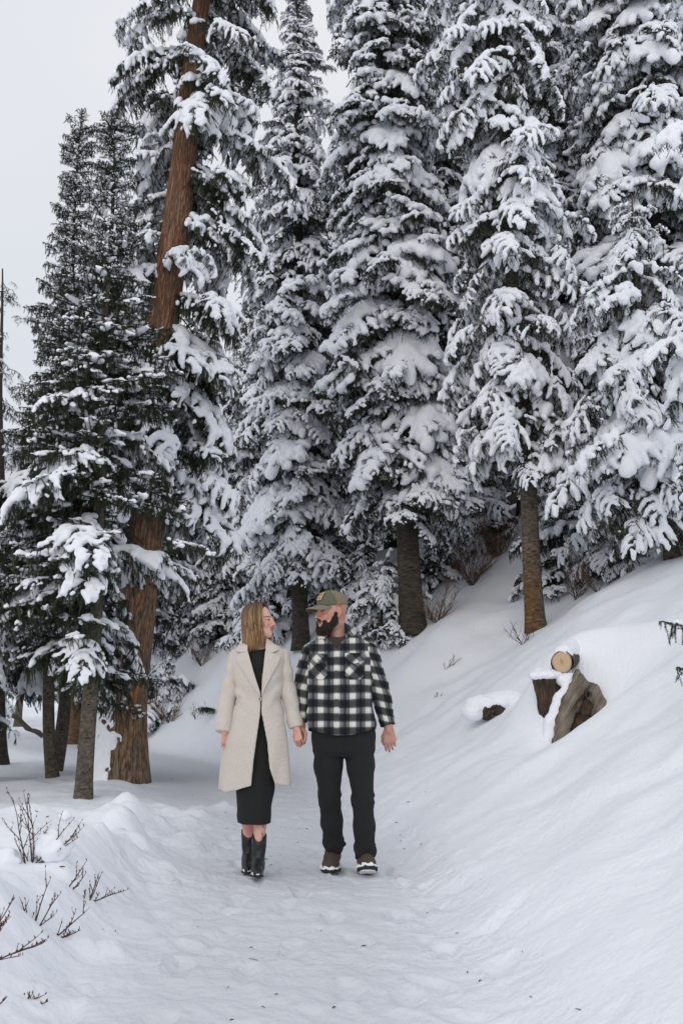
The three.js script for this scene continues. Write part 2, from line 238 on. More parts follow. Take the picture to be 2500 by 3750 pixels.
// ---------------------------------------------------------------- boughs: needles, lichen and the snow that lies on them
const C = { wood: S(62, 52, 43), needle: [0.022, 0.036, 0.018], needle2: [0.040, 0.057, 0.026], tipc: [0.065, 0.085, 0.040], lichen: [0.052, 0.050, 0.030], rust: [0.09, 0.04, 0.022] };
M.needles = new THREE.MeshStandardMaterial({ color: 0xffffff, vertexColors: true, roughness: 0.75, side: THREE.DoubleSide });
function bezierPts(n, f) { const a = []; for (let k = 0; k <= n; k++) a.push(f(k / n)); return a; }
function makeBough(o) {
  const r = rng(o.seed), mb = new MB(), twigs = [], L = o.len;
  const axis = (t) => V(L * t * (1 - 0.18 * o.droop * t), L * (o.up * t - o.droop * t * t), L * 0.06 * Math.sin(t * 5 + o.seed));
  twigs.push({ p: bezierPts(10, axis), r0: 0.010 + 0.008 * L, main: 1 });
  let sgn = 1;
  for (let t = o.t0 ?? 0.14; t < 0.98; t += o.step / L * (0.8 + 0.4 * r())) {
    sgn = -sgn; const env = Math.min(1, (t + 0.06) / 0.34) * Math.pow(1 - t, 0.55) + 0.10, len = o.width * L * env * (0.7 + 0.5 * r());
    const a = lerp(1.15, 0.7, t) + (r() - 0.5) * 0.4, b = axis(t), dir = V(Math.cos(a), 0, Math.sin(a) * sgn), dr = o.tw * (0.6 + 0.8 * r()), wig = (r() - 0.5) * 0.12;
    const pts = bezierPts(Math.max(3, Math.ceil(len / 0.09)), (q) => b.clone().addScaledVector(dir, len * q * (1 - 0.22 * dr * q)).add(V(0, len * (0.08 * q - dr * q * q) + (o.up * 0.4 - o.droop * t * 0.6) * len * q * 0.7, len * wig * Math.sin(q * 4))));
    twigs.push({ p: pts, r0: 0.005 + 0.004 * len });
    if (len > 0.16) for (let q = 0.22; q < 0.97; q += 0.075 / len * (0.8 + 0.5 * r()) * (o.subStep ?? 1)) {
      const s2 = r() < 0.5 ? 1 : -1, l2 = (0.07 + 0.09 * r()) * (1.1 - 0.5 * q) * (o.sub ?? 1), k = Math.min(pts.length - 2, Math.floor(q * (pts.length - 1))), c = pts[k].clone().lerp(pts[k + 1], q * (pts.length - 1) - k);
      const f = pts[k + 1].clone().sub(pts[k]).normalize(), sd = V(-f.z, 0, f.x).multiplyScalar(s2), d2 = f.multiplyScalar(0.75).addScaledVector(sd, 0.65).normalize(), dd = o.tw * 0.5 * r();
      twigs.push({ p: [c, c.clone().addScaledVector(d2, l2 * 0.5).add(V(0, -dd * l2 * 0.2, 0)), c.clone().addScaledVector(d2, l2).add(V(0, -dd * l2 * 0.7, 0))], r0: 0.003, small: 1 });
    }
  }
  if (o.pend) for (const w of twigs.slice()) { // sprays that hang below the fan
    if (w.small && r() < 0.5) continue; const P = w.p;
    for (let k = w.main ? 2 : 1; k < P.length; k++) for (let q = 0; q < 2; q++) { if (r() > o.pend) continue; const c = P[k - 1].clone().lerp(P[k], r()), l = (0.07 + 0.15 * r()) * (o.pendLen ?? 1), d = V((r() - 0.35) * 0.9, -0.8, (r() - 0.5) * 1.1).normalize(); twigs.push({ p: [c, c.clone().addScaledVector(d, l * 0.5), c.clone().addScaledVector(d, l).add(V(0, -l * 0.15, 0))], r0: 0.003, hang: 1 }); }
  }
  const bad = r() < (o.rust ?? 0) ? 1 : 0;
  for (const w of twigs) {
    const P = w.p; let acc = 0, tot = 0; for (let k = 0; k + 1 < P.length; k++) tot += P[k].distanceTo(P[k + 1]);
    let run = 0;
    for (let k = 0; k + 1 < P.length; k++) {
      const a = P[k], b = P[k + 1], l = a.distanceTo(b), d = b.clone().sub(a).normalize();
      mb.stick(a, b, w.r0 * (1 - 0.8 * k / (P.length - 1)), w.r0 * (1 - 0.8 * (k + 1) / (P.length - 1)) + 0.0008, C.wood);
      const sx = V(-d.z, 0, d.x).normalize(), sy = sx.clone().cross(d).normalize();
      for (; acc < l; acc += o.nStep * (0.7 + 0.6 * r())) {
        const tt = (run + acc) / tot; if (w.main && tt < 0.25) continue; if (r() > (o.nDens ?? 1)) continue;
        const c = a.clone().addScaledVector(d, acc);
        for (let q = 0; q < o.nPer; q++) {
          const g = (r() - 0.5) * 2 * o.around, nl = o.nLen * (0.7 + 0.5 * r()) * (1 - 0.3 * tt), f = 0.55 + 0.5 * r();
          const sd = q % 2 ? 1 : -1, dir = d.clone().multiplyScalar(f).addScaledVector(sx, Math.cos(g) * sd).addScaledVector(sy, Math.sin(g)).normalize();
          const e = c.clone().addScaledVector(dir, nl), wd = dir.clone().cross(V(r() - 0.5, r() + 0.2, r() - 0.5)).normalize().multiplyScalar(o.nW * 0.5);
          let col = mixc(C.needle, C.needle2, r()); if (tt > 0.8) col = mixc(col, C.tipc, 0.5 * r()); if (bad && r() < 0.6) col = mixc(col, C.rust, 0.8 * r());
          const i0 = mb.v(c.x + wd.x, c.y + wd.y, c.z + wd.z, col), i1 = mb.v(c.x - wd.x, c.y - wd.y, c.z - wd.z, col), i2 = mb.v(e.x, e.y, e.z, col); mb.t(i0, i1, i2);
        }
      }
      acc -= l; run += l;
      if (r() < o.lichen * l / 0.05) { // a beard of hanging lichen
        const ns = 1 + Math.floor(r() * 3);
        for (let q = 0; q < ns; q++) {
          const c = a.clone().lerp(b, r()), hl = (0.05 + 0.16 * r() * r()) * (o.lichenLen ?? 1), ww = 0.004 + 0.008 * r(), an = r() * 3.14, ex = V(Math.cos(an) * ww, 0, Math.sin(an) * ww), sw = V((r() - 0.5) * 0.03, 0, (r() - 0.5) * 0.03), cc = mixc(C.lichen, C.needle2, r());
          const i = [[0, 1], [0.45, 0.9], [1, 0.1]].map(([t, k2]) => { const p = c.clone().add(V(0, -hl * t, 0)).addScaledVector(sw, t); return [mb.v(p.x + ex.x * k2, p.y, p.z + ex.z * k2, cc), mb.v(p.x - ex.x * k2, p.y, p.z - ex.z * k2, cc)]; });
          for (let k3 = 0; k3 < 2; k3++) { mb.t(i[k3][0], i[k3][1], i[k3 + 1][0]); mb.t(i[k3][1], i[k3 + 1][1], i[k3 + 1][0]); }
        }
      }
    }
  }
  // snow: rounded rolls along the twigs, run together where they lie close
  const blobs = [];
  for (const w of twigs) {
    if ((w.hang && r() > 0.12) || r() > o.cover * (w.small ? 0.85 : 1)) continue; const P = w.p, n = P.length - 1, big = 1.14 * o.load * (w.small ? 0.72 : 1) * (0.65 + 0.7 * r());
    const s0 = w.main ? 0.12 : r() * 0.25, s1 = 0.97 - r() * 0.12; const bumps = r() * 9;
    let prev = null;
    for (let q = s0; q <= s1 + 1e-6; q += (s1 - s0) / Math.max(2, n)) {
      const k = Math.min(n - 1, Math.floor(q * n)), c = P[k].clone().lerp(P[k + 1], q * n - k), rad = big * (0.55 + 0.45 * Math.sin(Math.PI * clamp(0.12 + 0.8 * (q - s0) / (s1 - s0)))) * (0.8 + 0.35 * Math.sin(q * 7 + bumps));
      const a = [c.x, c.y + rad * (o.lift ?? 0.9), c.z, rad]; if (prev) blobs.push([prev, a]); prev = a;
    }
  }
  for (let k = 0; k < (o.pads ?? 0) * 1.0; k++) { // heaped drifts that hang over the edge of the fan
    const t = 0.2 + 0.65 * r(), c = axis(t), sd = r() < 0.5 ? -1 : 1, e = Math.min(1, (t + 0.06) / 0.34) * Math.pow(1 - t, 0.55) + 0.1, W = o.width * L * e, rad = o.pad * (0.42 + 0.4 * r()), a = lerp(1.15, 0.7, t) + (r() - 0.5) * 0.5;
    let prev = null; const z1 = W * (0.5 + 0.5 * r()); for (let q = 0; q <= 3; q++) { const u = q / 3 * z1, rr = rad * (1.1 - 0.22 * q) * (0.85 + 0.3 * r()), p = [c.x + Math.cos(a) * u, c.y - o.tw * u * u / Math.max(W, 0.1) - (o.droop * t * 0.5) * u + rr * 0.42, c.z + sd * Math.sin(a) * u, rr]; if (prev) blobs.push([prev, p]); prev = p; }
  }
  if (o.pads > 5) { let prev = null; for (let q = 0; q <= 6; q++) { const t = 0.16 + 0.09 * q, c = axis(t), rr = o.pad * (0.62 - 0.04 * q) * (0.9 + 0.2 * r()), p = [c.x, c.y + rr * 0.4, c.z, rr]; if (prev) blobs.push([prev, p]); prev = p; } }
  let lo = [1e9, 1e9, 1e9], hi = [-1e9, -1e9, -1e9];
  for (const [a, b] of blobs) for (const p of [a, b]) for (let k = 0; k < 3; k++) { lo[k] = Math.min(lo[k], p[k] - p[3] - 0.06); hi[k] = Math.max(hi[k], p[k] + p[3] + 0.06); }
  let snow = null;
  if (blobs.length) {
    const h = o.cell ?? 0.02, nx = Math.ceil((hi[0] - lo[0]) / h) + 1, ny = Math.ceil((hi[1] - lo[1]) / h) + 1, nz = Math.ceil((hi[2] - lo[2]) / h) + 1, acc = new Float32Array(nx * ny * nz), K = (o.K ?? 46) * 1.15;
    for (const [a, b] of blobs) {
      const m = Math.max(a[3], b[3]) + 0.05, i0 = [0, 1, 2].map((k) => Math.max(0, Math.floor((Math.min(a[k], b[k]) - m - lo[k]) / h))), i1 = [0, 1, 2].map((k) => Math.min([nx, ny, nz][k] - 1, Math.ceil((Math.max(a[k], b[k]) + m - lo[k]) / h)));
      for (let k = i0[2]; k <= i1[2]; k++) for (let j = i0[1]; j <= i1[1]; j++) for (let i = i0[0]; i <= i1[0]; i++) {
        const x = lo[0] + i * h, y = lo[1] + j * h, z = lo[2] + k * h, d = caps(x, y, z, a, b, a[3], b[3]); if (d < 0.07) acc[i + j * nx + k * nx * ny] += Math.exp(-K * d);
      }
    }
    const val = new Float32Array(acc.length); let q = 0;
    for (let k = 0; k < nz; k++) for (let j = 0; j < ny; j++) for (let i = 0; i < nx; i++, q++) { if (acc[q] < 1e-3) { val[q] = 1; continue; } const x = lo[0] + i * h, y = lo[1] + j * h, z = lo[2] + k * h; val[q] = -Math.log(acc[q]) / K + 0.014 * N3(x * 11 + o.seed, y * 11, z * 11) + 0.013 * N3(x * 24, y * 24 + o.seed, z * 24) + 0.005; }
    snow = outward(nets(null, lo, hi, h, val));
  }
  return { foliage: mb.geo(), snow, len: L };
}
const base = { up: 0.12, droop: 0.3, width: 0.50, step: 0.075, tw: 0.3, nStep: 0.012, nPer: 4, nLen: 0.036, nW: 0.0075, around: 1.1, lichen: 0.05, cover: 0.6, load: 0.042, pend: 0.4 };
const K = {}; // kinds of bough
function kind(name, list) { K[name] = list.map((o, i) => makeBough({ ...base, ...o, seed: name.length * 17 + i * 7 + name.charCodeAt(0) + 3 })); }
kind('fir', [{ len: 0.75, up: 0.28, droop: 0.12, tw: 0.12, cover: 0.34, load: 0.024, nPer: 5, lichen: 0.06, rust: 0.4, pend: 0.12 }, { len: 1.1, up: 0.24, droop: 0.2, tw: 0.15, cover: 0.38, load: 0.026, nPer: 5, lichen: 0.1, pend: 0.2 }, { len: 1.45, up: 0.15, droop: 0.25, tw: 0.2, cover: 0.44, load: 0.033, lichen: 0.14, pads: 3, pad: 0.08, cell: 0.022, pend: 0.25 }, { len: 1.2, up: 0.1, droop: 0.25, tw: 0.25, cover: 0.2, load: 0.03, lichen: 0.18, rust: 1, pend: 0.3 }]);
kind('spruce', [{ len: 1.0, droop: 0.42, tw: 0.5, cover: 0.6, load: 0.036, lichen: 0.2 }, { len: 1.6, droop: 0.45, tw: 0.5, cover: 0.6, load: 0.042, lichen: 0.25, pads: 4, pad: 0.11, cell: 0.023 }, { len: 1.35, droop: 0.5, tw: 0.6, cover: 0.65, load: 0.046, lichen: 0.22, pads: 7, pad: 0.14, cell: 0.024 }, { len: 1.5, droop: 0.55, tw: 0.7, cover: 0.3, load: 0.034, lichen: 0.4, lichenLen: 1.5, cell: 0.022, pend: 0.6, pendLen: 1.4 }]);
kind('heavy', [{ len: 0.8, droop: 0.35, tw: 0.35, cover: 0.7, load: 0.042, lichen: 0.02 }, { len: 1.15, droop: 0.38, tw: 0.4, cover: 0.7, load: 0.046, lichen: 0.03, pads: 3, pad: 0.11, cell: 0.022 }, { len: 1.5, droop: 0.4, tw: 0.4, cover: 0.6, load: 0.048, lichen: 0.03, pads: 7, pad: 0.16, cell: 0.024, K: 30 }, { len: 1.2, droop: 0.4, tw: 0.4, cover: 0.6, load: 0.05, lichen: 0.02, pads: 9, pad: 0.17, cell: 0.024, K: 30 }]);
kind('dark', [{ len: 0.9, droop: 0.28, tw: 0.3, cover: 0.42, load: 0.034, lichen: 0.03, nPer: 5 }, { len: 1.3, droop: 0.3, tw: 0.35, cover: 0.5, load: 0.036, lichen: 0.05, cell: 0.022, nPer: 5 }, { len: 1.6, droop: 0.35, tw: 0.35, cover: 0.55, load: 0.04, lichen: 0.05, cell: 0.024, pads: 2, pad: 0.12 }]);
kind('sparse', [{ len: 1.0, droop: 0.4, tw: 0.6, cover: 0.7, load: 0.034, lichen: 0.16, nDens: 0.45, step: 0.1 }, { len: 1.4, droop: 0.45, tw: 0.6, cover: 0.7, load: 0.038, lichen: 0.16, nDens: 0.5, step: 0.11, cell: 0.022, pads: 2, pad: 0.1 }, { len: 1.6, droop: 0.5, tw: 0.7, cover: 0.7, load: 0.044, lichen: 0.18, nDens: 0.5, step: 0.11, cell: 0.024, pads: 5, pad: 0.14 }, { len: 1.3, droop: 0.3, tw: 0.5, cover: 0.4, load: 0.026, lichen: 0.25, nDens: 0.2, step: 0.11 }]);
kind('bare', [{ len: 0.8, up: -0.05, droop: 0.35, tw: 0.4, cover: 0.25, load: 0.02, lichen: 0.3, nDens: 0.0, step: 0.12, subStep: 1.6, pend: 0.15 }, { len: 1.2, up: 0.0, droop: 0.45, tw: 0.5, cover: 0.3, load: 0.022, lichen: 0.35, nDens: 0.0, step: 0.14, subStep: 1.6, pend: 0.15 }]);

const flaky = tex(512, 1024, (u, v) => { const a = tn(u, v, 24, 10, 4, 1), e = Math.abs(tn(u, v, 20, 5, 3, 5)), f = sstep(0.0, 0.14, e), b = tn(u, v, 70, 34, 2, 8), g = tn(u, v, 7, 5, 2, 15); const l = 0.60 + 0.28 * f + 0.42 * a + 0.34 * b; return mixc([255 * 0.60 * l, 255 * 0.53 * l, 255 * 0.46 * l], [255 * 0.56 * l, 255 * 0.54 * l, 255 * 0.50 * l], clamp(0.5 + 1.4 * g)); }, true);
const flakyB = tex(512, 1024, (u, v) => { const a = tn(u, v, 24, 10, 4, 1), e = Math.abs(tn(u, v, 20, 5, 3, 5)); return 0.5 * sstep(0, 0.2, e) + 0.35 + 0.5 * a; }, false);
const spotted = tex(256, 1024, (u, v) => { const a = tn(u, v, 14, 40, 3, 3), b = tn(u, v, 6, 12, 3, 6), s = sstep(0.16, 0.34, tn(u, v, 9, 40, 2, 11)); const l = 0.62 + 0.45 * a + 0.3 * b; return mixc([l * 148, l * 138, l * 122], [44, 40, 36], s * 0.85); }, true);
const spottedB = tex(256, 1024, (u, v) => 0.5 + 0.5 * tn(u, v, 14, 40, 4, 3), false);
M.barkRed = new THREE.MeshStandardMaterial({ map: flaky, bumpMap: flakyB, bumpScale: 0.03, vertexColors: true, roughness: 0.95 });
M.barkGrey = new THREE.MeshStandardMaterial({ map: spotted, bumpMap: spottedB, bumpScale: 0.012, vertexColors: true, roughness: 0.9 });
for (const t of [flaky, flakyB]) t.repeat.set(2, 0.5); for (const t of [spotted, spottedB]) t.repeat.set(1, 0.8);

const Yup = V(0, 1, 0);
function trunkLine(o) { return (y) => { const t = y / o.h; return V(o.lean[0] * t + (o.low ?? 0) * (Math.exp(-y / 1.1) - 1) + (o.bend ?? 0) * Math.sin(t * 3.1) + 0.025 * Math.sin(y * 1.3 + o.seed), y, o.lean[1] * t + 0.02 * Math.sin(y * 0.9 + o.seed * 2)); }; }
function buildTree(o) {
  const y0 = hT(o.x, o.z) - 0.05, g = thing(o.name ?? 'spruce_tree', o.label, 'tree', [o.x, y0, o.z], o.group), line = trunkLine(o), r = rng(o.seed), top = Math.min(o.h, o.show ?? 99);
  const mb = new MB(), pts = [], rr = [], n = Math.ceil(top / (o.fine ? 0.06 : 0.22));
  for (let k = 0; k <= n; k++) { const y = k / n * top; pts.push(line(y)); rr.push(o.r * (1 - 0.93 * Math.pow(y / o.h, 1.05)) + o.r * (o.flare ?? 0.35) * Math.exp(-y / (o.r * 1.6)) + 0.004); }
  mb.tube(pts, (k, a) => rr[k] * (1 + (o.fine ? 0.05 : 0.03) * N3(Math.cos(a) * 2.2 + o.seed, pts[k].y * (o.fine ? 1.2 : 2), Math.sin(a) * 2.2) + (o.fine ? 0.05 * Math.abs(N3(Math.cos(a) * 7, pts[k].y * 3.1, Math.sin(a) * 7)) : 0)), o.fine ? 72 : o.r > 0.12 ? 22 : 12, (k, a) => o.bark ? o.bark(pts[k].y, a) : [1, 1, 1], { vScale: 1 });
  part('trunk', mb.geo(), o.red ? M.barkRed : M.barkGrey, g);
  const crown = new THREE.Group(); crown.name = 'crown'; g.add(crown);
  const put = {}; const m = new THREE.Matrix4();
  const add = (kn, i, mat) => ((put[kn + i] ??= { b: K[kn][i], m: [] }).m.push(mat));
  let az = r() * 6.28;
  for (let y = o.y0; y < top; y += o.gap * (0.75 + 0.5 * r()) * (o.gapTop ? lerp(1, o.gapTop, y / o.h) : 1)) {
    const R = o.R(y), c = line(y), nb = o.nb ?? 5; if (R <= 0.05) continue;
    for (let b = 0; b < nb; b++) {
      az += 6.28 / nb + (r() - 0.5) * 0.9; if (o.skip && o.skip(y, az, r)) continue; if (o.R(y) > 0.5 && N3(Math.cos(az) * 1.6 + o.seed * 3.1, y * 0.9, Math.sin(az) * 1.6) > 0.30) continue;
      const want = (o.slim ?? 0.93) * R * (0.55 + 0.62 * r()) * (1 + 0.28 * N3(Math.cos(az) * 1.3 + o.seed, y * 0.55, Math.sin(az) * 1.3)) * (o.lop ? o.lop(az) : 1), kn = typeof o.kinds === 'function' ? o.kinds(y, az, r) : o.kinds[Math.floor(r() * o.kinds.length)], list = K[kn];
      let cand = list.map((q, i) => [Math.abs(Math.log(q.len / want)) + r() * 0.55, i]).sort((p, q) => p[0] - q[0])[0][1]; const sc = want / list[cand].len;
      const rise = (o.rise ? o.rise(y) : 0) - 0.35 * r() * r() + (r() - 0.5) * 0.4, roll = (r() - 0.5) * 0.5, s1 = clamp(sc, 0.38, 1.5), mir = r() < 0.5 ? -1 : 1;
      const q = new THREE.Quaternion().setFromEuler(new THREE.Euler(0, -az, 0)).multiply(new THREE.Quaternion().setFromEuler(new THREE.Euler(0, 0, rise))).multiply(new THREE.Quaternion().setFromEuler(new THREE.Euler(roll, 0, 0)));
      const thin = clamp(s1, 0.55, 1.25);
      add(kn, cand, new THREE.Matrix4().compose(line(clamp(y + (r() - 0.5) * o.gap * 1.5, 0.05, top)), q, V(s1, Math.min(s1, thin * 1.15), s1 * mir)));
      for (let k = 0; k < (o.fill ?? 2); k++) { // side boughs that break up the tiers
        const u = 0.25 + 0.55 * r(), s2 = (0.34 + 0.36 * r()) * Math.min(1.25, 0.5 + R * 0.5) * clamp(R / 0.9, 0.4, 1), az2 = az + (r() - 0.5) * 2.0, at = line(clamp(y, 0.05, top)).add(V(1, 0, 0).applyQuaternion(q).multiplyScalar(want * u)).add(V(0, (r() - 0.45) * 0.3 - 0.1 * u * u, 0)), i2 = Math.floor(r() * 2);
        add(kn, Math.min(i2, list.length - 1), new THREE.Matrix4().compose(at, new THREE.Quaternion().setFromEuler(new THREE.Euler(0, -az2, 0)).multiply(new THREE.Quaternion().setFromEuler(new THREE.Euler((r() - 0.5) * 0.8, 0, rise - 0.25 * r()))), V(s2, s2, s2 * (r() < 0.5 ? -1 : 1))));
      }
    }
    az += 0.7;
  }
  if (o.topTip) { const c = line(top - 0.02), kn = o.kinds[0] ? (typeof o.kinds === 'function' ? 'fir' : o.kinds[0]) : 'fir'; for (let b = 0; b < 5; b++) add(kn, 0, new THREE.Matrix4().compose(c.clone().add(V(0, -0.08 - 0.16 * b, 0)), new THREE.Quaternion().setFromEuler(new THREE.Euler(0, b * 2.4, 0)).multiply(new THREE.Quaternion().setFromEuler(new THREE.Euler(0, 0, b ? 0.75 : 1.35))), V(0.35, 0.35, 0.35))); }
  for (const e of o.extra ?? []) { const c = line(e.y); add(e.k, e.i, new THREE.Matrix4().compose(c, new THREE.Quaternion().setFromEuler(new THREE.Euler(0, -e.az, 0)).multiply(new THREE.Quaternion().setFromEuler(new THREE.Euler(0, 0, e.rise ?? 0))), V(e.s, e.s * (e.sy ?? 0.9), e.s))); }
  for (const { b, m: list } of Object.values(put)) for (const [name, geo, mat] of [['foliage', b.foliage, M.needles], ['snow', b.snow, M.snow]]) {
    if (!geo) continue; const im = new THREE.InstancedMesh(geo, mat, list.length); list.forEach((q, i) => im.setMatrixAt(i, q)); im.name = name; im.castShadow = im.receiveShadow = true; im.userData.kind = 'stuff'; crown.add(im);
  }
  return g;
}
const barkT = (a, b) => (y, an) => mixc(a, b, clamp(0.5 + 0.5 * N3(Math.cos(an) * 1.5, y * 0.8, Math.sin(an) * 1.5)));
const greyBark = barkT([0.8, 0.8, 0.74], [1, 0.98, 0.92]), darkBark = barkT([0.42, 0.39, 0.36], [0.62, 0.58, 0.54]);
const cone = (h, yb, R, p = 0.8, b = 0.6) => (y) => y < yb ? R * lerp(b, 1, clamp((y / yb))) : R * Math.pow(clamp(1 - (y - yb) / (h - yb)), p) + 0.12;

// the big red-barked spruce left of the path
buildTree({ name: 'spruce_tree', label: 'tall old spruce with thick reddish flaking trunk and snow plastered up its side', x: -3.05, z: -13.8, h: 16.5, show: 15, r: 0.36, flare: 0.32, lean: [1.3, 0], bend: -0.06, red: true, fine: true, seed: 3, y0: 2.0, gap: 0.42, nb: 5,
  bark: (y, a) => { const n = N3(Math.cos(a) * 3, y * 2.2, Math.sin(a) * 3), k = sstep(1.5, 4, y + n); const sc = Math.exp(-(((a - 1.15) / 0.28) ** 2) - ((y - 1.35 - (a - 1.15) * -0.9) / 0.55) ** 2) * (0.6 + 0.8 * N3(a * 6, y * 9, 2)); return mixc(mixc([0.90, 0.72, 0.55], [1.14, 0.70, 0.49], clamp(k + 0.35 * n)), [1.5, 0.75, 0.34], clamp(sc * 1.3)); },
  kinds: ['spruce', 'spruce', 'spruce', 'sparse'], R: (y) => lerp(1.6, 1.1, y / 15) * (y < 3 ? 0.7 : 1), rise: (y) => lerp(-0.35, -0.2, y / 15),
  skip: (y, az, r) => { const f = Math.cos(az - 1.65); if (y < 4.0 && Math.cos(az) > -0.4) return y < 3.6 || r() < 0.6; return f > 0.45 && r() < (y > 6.0 ? (y > 9.0 ? 0.4 : 0.8) : 0.05); } });
// the young firs beside it
const firs = { kinds: (y, az, r) => (y < 4.6 && r() < 0.28 ? 'spruce' : 'fir'), topTip: true, red: false, bark: greyBark, gap: 0.19, nb: 7, fill: 1 };
buildTree({ ...firs, name: 'fir_tree', label: 'green young fir with the highest pointed tip left of the red trunk', x: -2.8, z: -11.3, h: 8.35, r: 0.092, flare: 0.2, lean: [-0.10, -0.3], seed: 11, y0: 1.45, R: cone(8.35, 2.6, 1.2, 1.05, 0.75), skip: (y, az, r) => y < 4.4 && Math.cos(az) > 0.28 && r() < 0.93, rise: (y) => lerp(-0.3, 0.35, y / 8.4) });
buildTree({ ...firs, name: 'fir_tree', label: 'slim fir with thin trunk leaning left at its foot, tip left of the highest', x: -4.05, z: -14.5, h: 9.7, r: 0.085, flare: 0.2, lean: [0.42, 0.8], low: 0.28, seed: 12, y0: 2.0, R: cone(9.7, 3.0, 1.05, 1.05, 0.75), rise: (y) => lerp(-0.3, 0.35, y / 9.7) });
buildTree({ ...firs, name: 'fir_tree', label: 'fir whose dark trunk leans right behind the slim left-leaning trunk', x: -4.40, z: -15.7, h: 7.2, r: 0.105, flare: 0.2, lean: [-0.35, 0], low: -0.25, seed: 13, y0: 2.0, R: cone(7.2, 2.9, 1.5, 1.0, 0.8), rise: (y) => lerp(-0.35, 0.3, y / 7.2), kinds: ['fir', 'fir', 'spruce'] });
buildTree({ ...firs, name: 'fir_tree', label: 'lichen-hung fir whose boughs reach in at the left edge of the picture', x: -5.75, z: -13.4, h: 5.6, r: 0.085, flare: 0.2, lean: [-0.05, 0], seed: 15, y0: 1.5, R: cone(5.6, 2.6, 1.55, 0.8, 0.85), rise: (y) => lerp(-0.4, 0.2, y / 5.6), kinds: ['fir', 'spruce', 'fir'] });
buildTree({ ...firs, name: 'fir_tree', label: 'small fir close against the red trunk with its tip halfway up', x: -3.5, z: -15.6, h: 8.2, r: 0.1, flare: 0.2, lean: [0.25, 0], seed: 14, y0: 2.4, R: cone(8.2, 3.0, 1.15, 1.0, 0.8), rise: (y) => lerp(-0.35, 0.3, y / 8.2) });
// middle trees
buildTree({ label: 'narrow snow-laden spruce rising behind the woman', x: -0.86, z: -21, h: 15.6, r: 0.17, lean: [-0.2, 0], seed: 21, y0: 1.9, gap: 0.27, nb: 5, bark: darkBark, kinds: ['heavy', 'heavy', 'sparse', 'dark'], topTip: true, R: cone(15.6, 2.8, 1.45, 0.55, 0.7), rise: (y) => lerp(-0.35, -0.1, y / 15) });
buildTree({ label: 'dense dark green spruce with thick snow pads behind the man', x: 1.33, z: -18.5, h: 18.5, show: 16, r: 0.22, lean: [-0.7, 0], seed: 22, y0: 2.5, gap: 0.27, nb: 6, bark: darkBark, kinds: (y, az, r) => { const q = r(); return y < 6.5 ? (q < 0.75 ? 'dark' : 'heavy') : q < 0.45 ? 'dark' : 'heavy'; }, R: (y) => y < 3 ? 1.1 : lerp(1.85, 0.9, (y - 3) / 15), rise: (y) => lerp(-0.4, -0.15, y / 16) });
buildTree({ label: 'snow-draped spruce with bare grey and ochre lower trunk on the bank', x: 3.03, z: -15.5, h: 16.5, show: 14.2, r: 0.145, flare: 0.25, lean: [-0.55, 0], seed: 23, y0: 2.85, gap: 0.30, nb: 5, fill: 1, bark: (y, a) => mixc([0.95, 0.93, 0.88], [1.35, 0.85, 0.40], clamp(sstep(1.9, 0.2, y) * clamp(0.55 - 0.9 * Math.cos(a) + 0.9 * N3(Math.cos(a) * 3, y * 4, Math.sin(a) * 3)))), kinds: (y, az, r) => y < 3 ? (r() < 0.5 ? 'bare' : 'sparse') : r() < 0.7 ? 'sparse' : r() < 0.5 ? 'heavy' : 'spruce', R: (y) => y < 3.2 ? 0.95 : lerp(1.35, 1.1, (y - 3) / 12), rise: (y) => -0.38 });
buildTree({ label: 'shorter spruce with crooked trunk and bare twigs at right', x: 4.72, z: -14, h: 5.6, r: 0.10, lean: [-0.3, 0], bend: -0.12, seed: 24, y0: 0.9, gap: 0.27, nb: 5, bark: greyBark, kinds: (y, az, r) => y < 1.6 ? (r() < 0.6 ? 'bare' : 'sparse') : r() < 0.5 ? 'sparse' : 'heavy', R: cone(5.6, 1.6, 1.55, 0.6, 0.9), rise: (y) => -0.35 });

// ---------------------------------------------------------------- the wood behind
function wood(name, label, X, D, h, R, seed, kinds, o = {}) { // X: bearing in metres per metre of depth
  return buildTree({ name, label, x: X * D, z: -D, h, r: 0.09 + h * 0.008, lean: [(rng(seed)() - 0.5) * 0.6, 0], seed, y0: o.y0 ?? h * 0.11, gap: o.gap ?? 0.32, nb: o.nb ?? 5, bark: darkBark, kinds, topTip: true, R: o.R ?? cone(h, h * 0.18, R * 0.88, o.p ?? 0.72, 0.55), rise: (y) => -0.3, ...o });
}
const mixA = ['heavy', 'dark', 'heavy', 'sparse'], mixB = ['dark', 'heavy', 'heavy', 'sparse', 'dark'], mixC = ['spruce', 'heavy', 'dark'];
wood('spruce_tree', 'dark snowy spruce filling the gap between the pad-laden spruce and the ochre trunk', 0.118, 23, 17, 1.9, 31, mixB, { p: 0.5 });
wood('spruce_tree', 'tall shaded spruce just right of the ochre-trunked tree', 0.232, 20.5, 18, 1.9, 32, mixB, { p: 0.45 });
wood('spruce_tree', 'massive dark spruce filling the upper right corner', 0.335, 17.5, 18, 2.2, 33, mixB, { p: 0.4, nb: 6 });
wood('spruce_tree', 'snow-laden spruce between the crooked trunk and the corner spruce', 0.285, 22, 19, 1.9, 34, mixA, { p: 0.5 });
wood('spruce_tree', 'spruce just left of the dark spruce, its top open to the sky', 0.025, 25, 13.5, 1.8, 35, mixA);
wood('spruce_tree', 'pale snowy spruce half hidden by the narrow spruce', -0.045, 27, 12.5, 1.9, 36, mixA);
wood('spruce_tree', 'snowy spruce behind the woman with dark lower trunk', -0.073, 25, 10, 1.6, 37, mixC, { y0: 1.8 });
wood('spruce_tree', 'snowy spruce right of the big red trunk with dark bare base', -0.139, 28, 11, 1.8, 38, mixC, { y0: 1.9 });
